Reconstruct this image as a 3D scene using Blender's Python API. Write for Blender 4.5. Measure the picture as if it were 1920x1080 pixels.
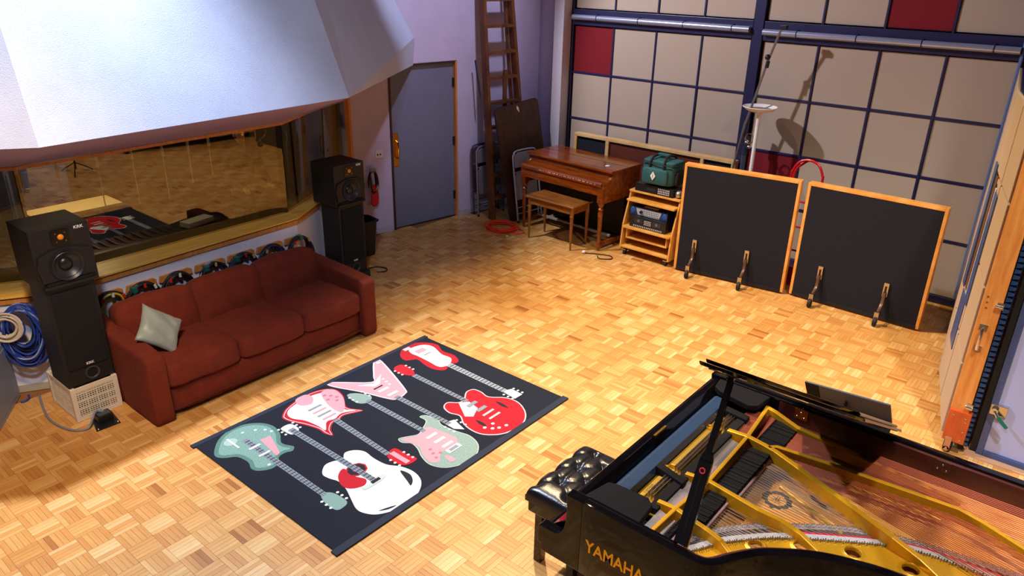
import bpy, bmesh, math, random
from mathutils import Vector, Matrix, Euler, noise
for o in list(bpy.data.objects): bpy.data.objects.remove(o)
S = bpy.context.scene
C = S.collection
PI = math.pi
R = math.radians
rnd = random.Random(7)
# ------------------------------------------------------------------ camera, light, exposure
FPX, PITCH, ROLL, YAW, CAMH = 1406.55, .40971, .02183, .68569, 3.2
def cam_axes():
    cy, sy, cp, sp = math.cos(YAW), math.sin(YAW), math.cos(PITCH), math.sin(PITCH)
    f = Vector((cy*cp, sy*cp, -sp)); r = Vector((sy, -cy, 0)); u = r.cross(f)
    c, s = math.cos(ROLL), math.sin(ROLL)
    return f, c*r + s*u, -s*r + c*u
FW, RT, UP = cam_axes()
cd = bpy.data.cameras.new('camera'); cam = bpy.data.objects.new('camera', cd); C.objects.link(cam)
cd.sensor_width = 36; cd.lens = FPX/1920*36; cd.clip_start = .05; cd.clip_end = 60
m3 = Matrix((RT, UP, -FW)).transposed(); cam.matrix_world = Matrix.Translation((0, 0, CAMH)) @ m3.to_4x4()
S.camera = cam
def project(p):
    v = Vector(p) - Vector((0, 0, CAMH)); z = v.dot(FW)
    return (960 + FPX*v.dot(RT)/z, 540 - FPX*v.dot(UP)/z) if z > .05 else None
S.view_settings.view_transform = 'Standard'; S.view_settings.look = 'None'
S.view_settings.gamma = 1; S.view_settings.use_curve_mapping = False
S.view_settings.exposure = 0.35
W = bpy.data.worlds.new('world'); S.world = W; W.use_nodes = True
W.node_tree.nodes['Background'].inputs[0].default_value = (.42, .40, .62, 1)
W.node_tree.nodes['Background'].inputs[1].default_value = .42
def lamp(kind, loc, power, col, target=None, **kw):
    l = bpy.data.lights.new('light', kind); l.energy = power; l.color = col
    for k, v in kw.items(): setattr(l, k, v)
    o = bpy.data.objects.new('ceiling_or_fill_light', l); C.objects.link(o); o.location = loc
    if target is not None:
        o.rotation_euler = (Vector(target) - Vector(loc)).to_track_quat('-Z', 'Y').to_euler()
    return o
WARM, COOL, NEUT = (1, .74, .42), (.62, .76, 1), (1, .90, .80)
lamp('SPOT', (5.3, 4.4, 5.4), 1400, WARM, (5.2, 1.9, 0), spot_size=R(82), spot_blend=.9, shadow_soft_size=.07)
lamp('SPOT', (4.9, 6.5, 5.0), 780, (.93, .90, 1), (8.1, 3.3, 1.3), spot_size=R(64), spot_blend=.5, shadow_soft_size=.07)
lamp('SPOT', (2.4, 5.6, 5.7), 1650, (.72, .80, 1), (1.4, 2.2, 0), spot_size=R(86), spot_blend=.6, shadow_soft_size=.10)
lamp('SPOT', (3.4, -.6, 5.4), 680, NEUT, (5.3, .7, 0), spot_size=R(84), spot_blend=1, shadow_soft_size=.10)
lamp('SPOT', (.3, 1.2, 5.7), 470, COOL, (2.7, 5.8, 1.9), spot_size=R(54), spot_blend=.7, shadow_soft_size=.2)  # unseen cool spot added to brighten the soffit front
lamp('SPOT', (-.2, .5, 5.6), 520, NEUT, (3.1, .5, .9), spot_size=R(40), spot_blend=.8, shadow_soft_size=.15)  # unseen fill added to light the inside of the piano
lamp('SPOT', (.6, 2.6, 5.6), 740, (1, .62, .26), (1.2, 5.6, 0), spot_size=R(44), spot_blend=.9, shadow_soft_size=.25)  # unseen warm fill added for the shadowed floor and sofa
lamp('SPOT', (6.0, 4.4, 5.7), 420, (.72, .74, 1), (6.9, 6.9, 3.0), spot_size=R(48), spot_blend=.8, shadow_soft_size=.12)  # unseen cool wash added to brighten the door wall
# ------------------------------------------------------------------ helpers
def s(h, k=1.0):
    h = h.lstrip('#'); v = [int(h[i:i+2], 16)/255 for i in (0, 2, 4)]
    return tuple((c/12.92 if c <= .04045 else ((c+.055)/1.055)**2.4)*k for c in v)
MC = {}
def mat(name, col, rough=.5, metal=0, nz=None, bump=None, coat=0, spec=None, stretch=None, sheen=0, col2=None, coord='Object'):
    if name in MC: return MC[name]
    m = bpy.data.materials.new(name); m.use_nodes = True; MC[name] = m
    nt = m.node_tree; N = nt.nodes; L = nt.links; b = N['Principled BSDF']
    c = s(col) if isinstance(col, str) else col
    b.inputs['Base Color'].default_value = (*c, 1); b.inputs['Roughness'].default_value = rough
    b.inputs['Metallic'].default_value = metal
    if coat: b.inputs['Coat Weight'].default_value = coat; b.inputs['Coat Roughness'].default_value = .03
    if spec is not None: b.inputs['Specular IOR Level'].default_value = spec
    if sheen: b.inputs['Sheen Weight'].default_value = sheen; b.inputs['Sheen Roughness'].default_value = .4
    if nz or bump:
        tc = N.new('ShaderNodeTexCoord'); mp = N.new('ShaderNodeMapping'); L.new(tc.outputs[coord], mp.inputs[0])
        if stretch: mp.inputs['Scale'].default_value = stretch
    if nz:
        sc, amt = nz
        t = N.new('ShaderNodeTexNoise'); t.inputs['Scale'].default_value = sc; t.inputs['Detail'].default_value = 5; t.inputs['Roughness'].default_value = .65
        L.new(mp.outputs[0], t.inputs[0])
        r = N.new('ShaderNodeValToRGB'); L.new(t.outputs[0], r.inputs[0])
        d = s(col2) if col2 else tuple(x*(1-amt) for x in c); e = c if col2 else tuple(min(1, x*(1+amt)) for x in c)
        r.color_ramp.elements[0].position = .32; r.color_ramp.elements[1].position = .68
        r.color_ramp.elements[0].color = (*d, 1); r.color_ramp.elements[1].color = (*e, 1)
        L.new(r.outputs[0], b.inputs['Base Color'])
    if bump:
        sc, st = bump
        t2 = N.new('ShaderNodeTexNoise'); t2.inputs['Scale'].default_value = sc; t2.inputs['Detail'].default_value = 3; L.new(mp.outputs[0], t2.inputs[0])
        bp = N.new('ShaderNodeBump'); bp.inputs['Strength'].default_value = st; bp.inputs['Distance'].default_value = .01
        L.new(t2.outputs[0], bp.inputs['Height']); L.new(bp.outputs[0], b.inputs['Normal'])
    return m
def B(): return bmesh.new()
def bx(b, x0, x1, y0, y1, z0, z1, mtx=None):
    v = [Vector((x, y, z)) for z in (z0, z1) for y in (y0, y1) for x in (x0, x1)]
    if mtx is not None: v = [mtx @ p for p in v]
    v = [b.verts.new(p) for p in v]
    for f in ((0,2,3,1),(4,5,7,6),(0,1,5,4),(2,6,7,3),(0,4,6,2),(1,3,7,5)): b.faces.new([v[i] for i in f])
    return v
def ring_frame(d):
    d = d.normalized(); a = Vector((0,0,1)) if abs(d.z) < .9 else Vector((1,0,0))
    u = d.cross(a).normalized(); return u, d.cross(u).normalized()
def cyl(b, p0, p1, r0, r1=None, n=12, caps=True):
    p0, p1 = Vector(p0), Vector(p1); r1 = r0 if r1 is None else r1
    u, w = ring_frame(p1-p0)
    A = [b.verts.new(p0 + r0*(math.cos(2*PI*i/n)*u + math.sin(2*PI*i/n)*w)) for i in range(n)]
    D = [b.verts.new(p1 + r1*(math.cos(2*PI*i/n)*u + math.sin(2*PI*i/n)*w)) for i in range(n)]
    for i in range(n): b.faces.new((A[i], A[(i+1)%n], D[(i+1)%n], D[i]))
    if caps: b.faces.new(A[::-1]); b.faces.new(D)
def tube(b, pts, r, n=6, closed=False):
    pts = [Vector(p) for p in pts]; m = len(pts); rings = []
    t0 = (pts[1]-pts[0]); u, w = ring_frame(t0)
    for i, p in enumerate(pts):
        t = (pts[(i+1)%m]-pts[i-1]) if closed else (pts[min(i+1,m-1)]-pts[max(i-1,0)])
        if t.length < 1e-9: t = t0
        t.normalize(); u = u - t*u.dot(t)
        if u.length < 1e-6: u, w = ring_frame(t)
        u.normalize(); w = t.cross(u); rr = r[i] if isinstance(r, (list, tuple)) else r
        rings.append([b.verts.new(p + rr*(math.cos(2*PI*k/n)*u + math.sin(2*PI*k/n)*w)) for k in range(n)])
    for i in range(m if closed else m-1):
        a, c = rings[i], rings[(i+1)%m]
        for k in range(n): b.faces.new((a[k], a[(k+1)%n], c[(k+1)%n], c[k]))
    if not closed: b.faces.new(rings[0][::-1]); b.faces.new(rings[-1])
def lathe(b, prof, n=20, o=(0,0,0), mtx=None):
    o = Vector(o); rings = []
    for r, z in prof:
        rings.append([Vector((r*math.cos(2*PI*i/n), r*math.sin(2*PI*i/n), z))+o for i in range(n)])
    if mtx is not None: rings = [[mtx @ p for p in g] for g in rings]
    rings = [[b.verts.new(p) for p in g] for g in rings]
    for a, c in zip(rings, rings[1:]):
        for i in range(n): b.faces.new((a[i], a[(i+1)%n], c[(i+1)%n], c[i]))
    b.faces.new(rings[0][::-1]); b.faces.new(rings[-1])
def prism(b, pts, vec):
    vec = Vector(vec); P = [Vector(p) for p in pts]
    a = [b.verts.new(p) for p in P]; c = [b.verts.new(p+vec) for p in P]; n = len(P)
    b.faces.new(a); b.faces.new(c[::-1])
    for i in range(n): b.faces.new((a[i], c[i], c[(i+1)%n], a[(i+1)%n]))
def sph(b, c, r, u=12, v=8, mtx=None):
    r = r if isinstance(r, (tuple, list)) else (r, r, r)
    M = Matrix.Translation(Vector(c)) @ Matrix.Diagonal((*r, 1))
    if mtx is not None: M = mtx @ M
    bmesh.ops.create_uvsphere(b, u_segments=u, v_segments=v, radius=1, matrix=M)
def loft(b, rings, closed=True, caps=True):
    V = [[b.verts.new(Vector(p)) for p in g] for g in rings]; n = len(V[0])
    for a, c in zip(V, V[1:]):
        for i in range(n if closed else n-1): b.faces.new((a[i], a[(i+1)%n], c[(i+1)%n], c[i]))
    if caps and closed: b.faces.new(V[0][::-1]); b.faces.new(V[-1])
def smooth_pts(pts, k=4, closed=False):
    P = [Vector(p) for p in pts]; n = len(P); out = []
    for i in range(n if closed else n-1):
        p0 = P[(i-1)%n] if closed or i > 0 else P[0]; p1 = P[i]; p2 = P[(i+1)%n]; p3 = P[(i+2)%n] if closed or i+2 < n else P[-1]
        for j in range(k):
            t = j/k; out.append(.5*((2*p1)+(p2-p0)*t+(2*p0-5*p1+4*p2-p3)*t*t+(3*p1-p0-3*p2+p3)*t**3))
    if not closed: out.append(P[-1])
    return out
def obj(name, b, m, parent=None, smooth=False, bevel=0, seg=2, kind=None, label=None, loc=None, rot=None, angle=35):
    bmesh.ops.recalc_face_normals(b, faces=b.faces[:])
    if bevel:
        E = [e for e in b.edges if len(e.link_faces) == 2 and e.calc_face_angle(0) > R(30)]
        bmesh.ops.bevel(b, geom=E, offset=bevel, segments=seg, profile=.6, affect='EDGES', clamp_overlap=True)
    if smooth:
        for f in b.faces: f.smooth = True
        for e in b.edges:
            if len(e.link_faces) == 2 and e.calc_face_angle(0) > R(angle): e.smooth = False
    me = bpy.data.meshes.new(name); b.to_mesh(me); b.free()
    if m is not None: me.materials.append(m)
    o = bpy.data.objects.new(name, me); C.objects.link(o)
    if parent is not None: o.parent = parent
    if kind: o['kind'] = kind
    if label: o['label'] = label
    if loc is not None: o.location = loc
    if rot is not None: o.rotation_euler = rot
    return o
def T(name, label, cat, loc=(0,0,0), rz=0, group=None, rot=None):
    o = bpy.data.objects.new(name, None); C.objects.link(o); o.empty_display_size = .1
    o.location = loc; o.rotation_euler = rot or (0, 0, rz); o['label'] = label; o['category'] = cat
    if group: o['group'] = group
    return o
def tag(o, label, cat, group=None):
    o['label'] = label; o['category'] = cat
    if group: o['group'] = group
    return o
def dup(root, loc=None, label=None, rot=None):
    r = root.copy(); C.objects.link(r)
    if loc is not None: r.location = loc
    if rot is not None: r.rotation_euler = rot
    if label: r['label'] = label
    for ch in list(root.children):
        c = ch.copy(); C.objects.link(c); c.parent = r
        for g in list(ch.children):
            d = g.copy(); C.objects.link(d); d.parent = c
    return r
def copy_part(o, loc=None, rot=None):
    c = o.copy(); C.objects.link(c); c.parent = o.parent
    if loc is not None: c.location = loc
    if rot is not None: c.rotation_euler = rot
    return c
def struct(name, b, m, parent=None, **kw):
    return obj(name, b, m, parent, kind=None if parent else 'structure', **kw)
def text(name, body, size, m, parent, loc, rot, depth=.001, sx=1.0, bold=.0):
    cu = bpy.data.curves.new(name, 'FONT'); cu.body = body; cu.size = size; cu.extrude = depth; cu.offset = bold
    cu.align_x = 'CENTER'; cu.align_y = 'CENTER'
    t = bpy.data.objects.new(name, cu); C.objects.link(t)
    dg = bpy.context.evaluated_depsgraph_get(); me = bpy.data.meshes.new_from_object(t.evaluated_get(dg))
    bpy.data.objects.remove(t); me.materials.clear(); me.materials.append(m)
    o = bpy.data.objects.new(name, me); C.objects.link(o); o.parent = parent; o.location = loc; o.rotation_euler = rot; o.scale = (sx, 1, 1)
    return o
def rotz(a): return Matrix.Rotation(a, 4, 'Z')
def slab(b, p0, p1, th, z0, z1):
    """upright wall panel from p0 to p1 in plan, thickness th to the left of the direction"""
    p0, p1 = Vector((p0[0], p0[1])), Vector((p1[0], p1[1])); d = (p1-p0).normalized(); n = Vector((-d.y, d.x))*th
    q = [p0, p1, p1+n, p0+n]; prism(b, [(v.x, v.y, z0) for v in q], (0, 0, z1-z0))
# ------------------------------------------------------------------ materials
WALLM = mat('painted_wall', '#c2b8da', .75, nz=(3, .05), bump=(140, .12))
SOFF = mat('rough_plaster', '#bfc8e2', .85, nz=(1.4, .09), bump=(210, .3))
SOFFU = mat('plaster_shade_tint', '#a994c4', .8, bump=(90, .2))  # shade on the soffit underside, put into the plaster colour
NAVY = mat('navy_steel', '#24234c', .35, nz=(20, .1))
GALV = mat('steel_tube', '#a9b0cc', .28, .55)
BEIGE = mat('beige_fabric', '#b4a495', .95, nz=(260, .08), bump=(500, .3))
REDF = mat('red_fabric', '#7c0a1c', .9, nz=(300, .12), bump=(500, .3))
BLACKF = mat('black_cloth', '#0f1120', .95, nz=(300, .15), bump=(600, .3))
BLK = mat('black_plastic', '#17161c', .45)
RUB = mat('black_rubber', '#0e0e11', .7)
CHROME = mat('bright_metal', '#c9c7c4', .22, 1)
BRASS = mat('brass', '#b88a3a', .3, 1)
def woodm(name, a, b, rough=.4, coat=0, sc=(1, 14, 14), nzs=3.2):
    return mat(name, b, rough, nz=(nzs, .2), col2=a, stretch=sc, coat=coat)
ORW = woodm('orange_pine', '#c9772f', '#e09a4e', .45, sc=(10, 10, 1))
SILLW = woodm('golden_oak', '#e8a838', '#ffd068', .35, .3, sc=(1, 12, 12))
PINE = woodm('gobo_pine', '#d58b2e', '#eeb263', .4, .2, sc=(1.5, 1.5, 1.5))
def parquet(name):
    m = bpy.data.materials.new(name); m.use_nodes = True; nt = m.node_tree; N = nt.nodes; L = nt.links; b = N['Principled BSDF']
    g = N.new('ShaderNodeNewGeometry'); oi = N.new('ShaderNodeObjectInfo'); uv = N.new('ShaderNodeUVMap')
    a = N.new('ShaderNodeMath'); a.operation = 'MULTIPLY'; a.inputs[1].default_value = 7.13; L.new(oi.outputs['Random'], a.inputs[0])
    a2 = N.new('ShaderNodeMath'); a2.operation = 'ADD'; L.new(a.outputs[0], a2.inputs[0]); L.new(g.outputs['Random Per Island'], a2.inputs[1])
    fr = N.new('ShaderNodeMath'); fr.operation = 'FRACT'; L.new(a2.outputs[0], fr.inputs[0])
    at = N.new('ShaderNodeAttribute'); at.attribute_name = 'block_tone_sheen'
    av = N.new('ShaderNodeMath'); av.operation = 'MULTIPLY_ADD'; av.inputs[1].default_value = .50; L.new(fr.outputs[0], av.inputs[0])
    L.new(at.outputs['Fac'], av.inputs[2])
    ramp = N.new('ShaderNodeValToRGB'); L.new(av.outputs[0], ramp.inputs[0]); e = ramp.color_ramp.elements
    e[0].position = .02; e[0].color = (*s('#a0642c'), 1); e[1].position = .98; e[1].color = (*s('#e6c084'), 1)
    for p, h in ((.14, '#c28646'), (.42, '#cf9752'), (.7, '#daa964')):
        q = e.new(p); q.color = (*s(h), 1)
    mp = N.new('ShaderNodeMapping'); mp.inputs['Scale'].default_value = (7, 120, 1); L.new(uv.outputs[0], mp.inputs[0])
    nz = N.new('ShaderNodeTexNoise'); nz.inputs['Scale'].default_value = 1; nz.inputs['Detail'].default_value = 4; L.new(mp.outputs[0], nz.inputs[0])
    mr = N.new('ShaderNodeMapRange'); mr.inputs[1].default_value = .3; mr.inputs[2].default_value = .7; mr.inputs[3].default_value = .84; mr.inputs[4].default_value = 1.06; L.new(nz.outputs[0], mr.inputs[0])
    mx = N.new('ShaderNodeVectorMath'); mx.operation = 'SCALE'; L.new(ramp.outputs[0], mx.inputs[0]); L.new(mr.outputs[0], mx.inputs['Scale'])
    L.new(mx.outputs[0], b.inputs['Base Color']); b.inputs['Roughness'].default_value = .38
    return m
PARQ = parquet('oak_parquet')
# ------------------------------------------------------------------ floor of parquet blocks
b = B(); bx(b, -1.5, 8.7, -3.5, 7.4, -.12, -.006)
floor = struct('floor', b, mat('floor_base', '#8a5c30', .8))
BS, X0, Y0, NF = .156, 1.068, 5.275, 5
def block_mesh(name, cells):
    V, F, UV, tone = [], [], [], []
    for (cx, cy, turn, seed) in cells:
        q = random.Random(seed); tn = .30*q.random() + (.20 if not turn else 0); w = BS/NF  # random wood tone, plus directional sheen painted in as a lighter tone by orientation
        for k in range(NF):
            a0, a1 = -BS/2+.0002, BS/2-.0002; c0, c1 = -BS/2+k*w+.0002, -BS/2+(k+1)*w-.0002
            z = q.uniform(-.0002, .0002); uo, vo = q.random()*50, q.random()*50; n = len(V)
            for zz, ins in ((-.006, 0), (z, .0005)):
                for (a, c) in ((a0+ins, c0+ins), (a1-ins, c0+ins), (a1-ins, c1-ins), (a0+ins, c1-ins)):
                    x, y = (c, a) if turn else (a, c)
                    V.append((cx+x, cy+y, zz)); UV.append((a+uo, c+vo))
            fs = [(4,5,6,7), (0,1,5,4), (1,2,6,5), (2,3,7,6), (3,0,4,7)]
            for f in fs: F.append([n+i for i in (f[::-1] if turn else f)]); tone.append(tn)
    me = bpy.data.meshes.new(name); me.from_pydata(V, [], F)
    ul = me.uv_layers.new(name='UVMap')
    for l in me.loops: ul.data[l.index].uv = UV[l.vertex_index]
    at = me.attributes.new('block_tone_sheen', 'FLOAT', 'FACE')
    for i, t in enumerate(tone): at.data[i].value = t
    me.materials.append(PARQ); me.update(); return me
def room_has(x, y):
    if x > 8.55 or y < -3.4 or x < -1.4: return False
    if y > 6.2 and x < 4.4: return False
    if y > 6.0 + max(0, (x-4.2))*.75 and x < 5.5: return False
    return y < 6.95 - (x-6.13)*.169
cells = []
for i in range(-17, 49):
    for j in range(-14, 56):
        x, y = X0+(i+.5)*BS, Y0-(j+.5)*BS
        if room_has(x, y): cells.append((x, y, (i+j) % 2, i*1000+j))
def seen(c):
    x, y = c[0], c[1]; q = project((x, y, 0))
    if q is None or not (15 < q[0] < 1905 and 15 < q[1] < 1065): return 0
    if 1.85 < x < 4.45 and 2.75 < y < 4.7: return 0
    if 1.8 < x < 4.15 and y > 4.75: return 0
    if x < 2.0 and y > 5.1: return 0
    if q[0] > 960 and q[1] > 930+(1065-q[0])*.93-120 and q[1] > 690: return 0
    return 1/((x*x+y*y+10.24)**1.5)
order = sorted(cells, key=lambda c: -seen(c)); big, rest = order[:298], order[298:]
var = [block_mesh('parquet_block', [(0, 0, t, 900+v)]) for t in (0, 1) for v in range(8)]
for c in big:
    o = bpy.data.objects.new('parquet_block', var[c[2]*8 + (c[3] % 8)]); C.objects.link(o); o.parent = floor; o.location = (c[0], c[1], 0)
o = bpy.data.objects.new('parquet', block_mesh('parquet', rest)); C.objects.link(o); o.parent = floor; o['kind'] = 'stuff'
# ------------------------------------------------------------------ walls and ceiling
b = B(); bx(b, -1.6, 8.9, -3.6, 10.2, 6.0, 6.15); struct('ceiling', b, mat('ceiling_paint', '#6e6a78', .9))
b = B(); bx(b, 8.56, 8.8, -3.6, 6.9, 0, 6); wall_right = struct('wall_right', b, WALLM)
b = B(); bx(b, -1.6, 8.8, -3.7, -3.5, 0, 6); struct('wall_rear', b, mat('rear_cloth', '#6f6560', .95))
b = B(); bx(b, -1.7, -1.5, -3.6, 8.2, 0, 6); struct('wall_side', b, mat('rear_cloth', '#6f6560', .95))
DA = (6.132, 6.986, 0); DR = -R(9.625)                               # plan frame of the door wall: local x along it, room on local -y
b = B(); bx(b, -.58, -.012, 0, .16, 0, 6); bx(b, 1.006, 2.42, 0, .16, 0, 6); bx(b, -.012, 1.006, 0, .16, 2.045, 6); bx(b, -7.6, -.58, 0, .16, 2.2, 6)
struct('wall_back', b, WALLM, loc=DA, rot=(0, 0, DR))
b = B(); bx(b, -.58, -.03, -.012, 0, 0, .07); bx(b, 1.03, 2.36, -.012, 0, 0, .07); struct('baseboard_back', b, mat('baseboard_paint', '#b4b0c0', .6), loc=DA, rot=(0, 0, DR))
b = B(); bx(b, 8.25, 8.56, 5.99, 6.14, 0, 6); struct('trim_1', b, mat('pilaster_paint', '#d8d6ea', .6, nz=(3, .04)))
# the wall under the control room window, bent like a bay
LW = [(-.6, 7.40), (1.75, 6.07), (4.15, 6.20), (5.56, 7.06)]
GL = [(-.5, 7.66), (1.84, 6.32), (4.18, 6.38), (5.47, 7.12)]
for nm, k in (('wall_left_near', 0), ('wall_left', 1), ('wall_left_far', 2)):
    b = B(); q0, q1 = LW[k], LW[k+1]; slab(b, q0, q1, .16, 0, .80); struct(nm, b, mat('white_wall', '#eeecf6', .7, nz=(3, .05)))
b = B()
for k in range(3): slab(b, (LW[k][0], LW[k][1]-.012), (LW[k+1][0], LW[k+1][1]-.012), .012, 0, .06)
struct('baseboard_left', b, mat('baseboard_cream', '#b8b3a4', .6))
# ------------------------------------------------------------------ window into the control room
b = B()
for k in range(3):
    f0, f1, g0, g1 = LW[k], LW[k+1], GL[k], GL[k+1]; e = .035
    prism(b, [(f0[0], f0[1]-e, .806), (f1[0], f1[1]-e, .806), (g1[0], g1[1]+.05, .806), (g0[0], g0[1]+.05, .806)], (0, 0, .016))
win = struct('window_1', b, SILLW, label='golden wood window sill', bevel=.004)
b = B()
for k in range(3): slab(b, (LW[k][0], LW[k][1]-.02), (LW[k+1][0], LW[k+1][1]-.02), .02, .758, .795)
struct('sill_lip', b, ORW, win)
GLASS = bpy.data.materials.new('window_glass'); GLASS.use_nodes = True
nt = GLASS.node_tree; N = nt.nodes; N.remove(N['Principled BSDF'])
tr = N.new('ShaderNodeBsdfTransparent'); tr.inputs[0].default_value = (.80, .76, .66, 1)
gl = N.new('ShaderNodeBsdfGlossy'); gl.inputs['Roughness'].default_value = .0; gl.inputs['Color'].default_value = (.95, .88, .72, 1)
fz = N.new('ShaderNodeFresnel'); fz.inputs['IOR'].default_value = 2.0; ge = N.new('ShaderNodeNewGeometry'); mu = N.new('ShaderNodeMath'); mu.operation = 'MULTIPLY_ADD'; mu.inputs[1].default_value = -1; nt.links.new(ge.outputs['Backfacing'], mu.inputs[0]); mu.inputs[2].default_value = 1; m2_ = N.new('ShaderNodeMath'); m2_.operation = 'MULTIPLY'; nt.links.new(fz.outputs[0], m2_.inputs[0]); nt.links.new(mu.outputs[0], m2_.inputs[1]); mx = N.new('ShaderNodeMixShader')
nt.links.new(m2_.outputs[0], mx.inputs[0]); nt.links.new(tr.outputs[0], mx.inputs[1]); nt.links.new(gl.outputs[0], mx.inputs[2]); nt.links.new(mx.outputs[0], N['Material Output'].inputs[0])
DKW = mat('dark_window_frame', '#14120f', .5)
TILT = -.019
for k in range(3):
    g0, g1 = GL[k], GL[k+1]; d = Vector((g1[0]-g0[0], g1[1]-g0[1])).normalized(); n = Vector((-d.y, d.x))
    b = B(); q = [(g0[0], g0[1], .823), (g1[0], g1[1], .823), (g1[0]+n.x*TILT, g1[1]+n.y*TILT, 1.80), (g0[0]+n.x*TILT, g0[1]+n.y*TILT, 1.80)]
    prism(b, q, (n.x*.012, n.y*.012, 0)); struct('pane', b, GLASS, win)
def post(x0, y0, x1, y1, r, m, zb=.823, zt=1.85):
    b = B(); cyl(b, (x0, y0, zb), (x1, y1, zt), r, n=4); struct('mullion', b, m, win)
post(4.18, 6.42, 4.19, 6.41, .035, DKW); post(3.86, 6.46, 3.87, 6.45, .03, DKW); post(1.84, 6.36, 1.85, 6.36, .03, mat('mullion_wood', '#4d4334', .5))
b = B(); slab(b, (5.535, 7.02), (5.60, 7.06), .05, .823, 2.02); struct('window_casing', b, ORW, win)
for k in range(3):
    b = B(); slab(b, (GL[k][0], GL[k][1]-.05), (GL[k+1][0], GL[k+1][1]-.05), .02, 1.715, 1.74); struct('head_trim', b, ORW, win)
# plaster soffit over the window
FL, FRt = (1.63, 5.03, 2.12), (4.105, 5.184, 2.12)
FLu, FRu = (1.74, 6.0, 4.6), (3.93, 6.17, 4.6)
bb, cc, dd, ee = (6.469, 6.915, 2.033), (6.504, 6.912, 2.351), (6.245, 6.955, 2.772), (5.12, 7.13, 4.6)
LB, LBu = (-.75, 6.6, 2.12), (-.4, 7.4, 4.6)
b = B(); V = {k: b.verts.new(v) for k, v in dict(FL=FL, FR=FRt, FLu=FLu, FRu=FRu, b=bb, c=cc, d=dd, e=ee, LB=LB, LBu=LBu).items()}
for f in ('FL FR FRu FLu', 'FR b c', 'FR c d', 'FR d e FRu', 'LB FL FLu LBu'): b.faces.new([V[k] for k in f.split()])
sof = struct('wall_soffit', b, SOFF)
b = B(); H = [(-.6, 7.60, 1.745), (1.83, 6.27, 1.745), (4.18, 6.36, 1.73), (5.56, 7.08, 1.70)]
Mv = [(-.68, 7.25, 1.86), (1.76, 5.88, 1.86), (4.16, 6.05, 1.85), (5.95, 7.0, 1.88)]
F0 = [LB, FL, FRt, bb]
vs = [[b.verts.new(p) for p in row] for row in (F0, Mv, H)]
for r in range(2):
    for k in range(3): b.faces.new((vs[r][k], vs[r][k+1], vs[r+1][k+1], vs[r+1][k]))
struct('underside', b, SOFFU, sof)
b = B(); top = [LBu, FLu, FRu, ee, (5.3, 7.3, 4.6), (-.4, 8.0, 4.6)]; b.faces.new([b.verts.new(p) for p in top]); struct('soffit_top', b, SOFF, sof)
# ------------------------------------------------------------------ door
b = B(); bx(b, .02, .975, .03, .075, .012, 2.025)
door = struct('door_1', b, mat('grey_door_paint', '#70758f', .5, nz=(6, .06)), loc=DA, rot=(0, 0, DR), bevel=.003)
b = B(); bx(b, -.012, .014, -.012, .16, 0, 2.045); struct('door_jamb', b, mat('dark_jamb', '#3a1e1a', .5), door)
b = B(); bx(b, .98, 1.006, -.014, .16, 0, 2.045); struct('door_jamb', b, ORW, door, label='orange wood door jamb on the hinge side')
b = B(); bx(b, .0, 1.006, -.012, .16, 2.03, 2.05); struct('door_head', b, mat('dark_jamb', '#3a1e1a'), door)
b = B(); bx(b, .0, 1.0, .02, .1, 0, .012); struct('threshold', b, mat('dark_jamb', '#3a1e1a'), door)
b = B(); bx(b, .045, .115, .022, .03, .82, 1.235); pl = struct('pull_plate', b, BRASS, door, bevel=.002)
b = B(); tube(b, [(.08, .025, .92), (.08, -.02, .935), (.08, -.03, .97), (.08, -.03, 1.09), (.08, -.02, 1.125), (.08, .025, 1.14)], .009, 8); struct('pull_handle', b, mat('polished_brass', '#f0b848', .15, 1), pl, smooth=True)
for z in (.30, 1.03, 1.78):
    b = B(); bx(b, .955, .99, .018, .03, z-.055, z+.055); cyl(b, (.98, .018, z-.055), (.98, .018, z+.055), .009, n=8); struct('hinge', b, mat('dark_hinge', '#33343f', .4, .6), door)
b = B(); bx(b, -.238, -.135, -.008, 0, .965, 1.065); o = obj('wall_outlet', b, mat('outlet_plate', '#d6d0da', .4), bevel=.003, loc=DA, rot=(0, 0, DR)); tag(o, 'white double outlet plate on the wall left of the grey door', 'outlet')
for x in (-.205, -.168):
    b = B(); cyl(b, (x, -.0105, 1.012), (x, -.0075, 1.012), .012, n=10); obj('socket', b, mat('outlet_hole', '#4b4850', .5), o)
# ------------------------------------------------------------------ gridded acoustic wall
def bar(b, y0, y1, z0, z1, x0=8.425, x1=8.56): bx(b, x0, x1, y0, y1, z0, z1)
def edge_h(nm, y0, y1, z0, z1, x0=8.42, m=NAVY, lab=None):
    b = B(); bar(b, y0, y1, z0, z1, x0); return struct(nm, b, m, wall_right, bevel=.004, label=lab)
edge_h('frame_post', 5.952, 6.0, 0, 5.9); edge_h('frame_post', 3.412, 3.525, 0, 5.9, 8.40); edge_h('frame_post', .872, .955, 0, 5.9, 8.40)
b = B(); cyl(b, (8.40, .957, .1), (8.40, .957, 4.4), .02, n=10); struct('edge_highlight', b, mat('highlight_blue', '#6d86c0', .25, .4), wall_right, smooth=True)  # bluish highlight on the post's bevel, built as a light blue rod
cols = {'left': [5.946-.6034*i for i in range(5)], 'right': [3.405-.612*i for i in range(5)]}
rows = {'left': [2.479-.598*j for j in range(5)], 'right': [2.4675-.6005*j for j in range(5)]}
up = [2.665+.61*j for j in range(4)]
RED = {('left', 0, 0), ('right', 0, 2), ('ur', 2, 0)}
PAN = {}
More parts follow.
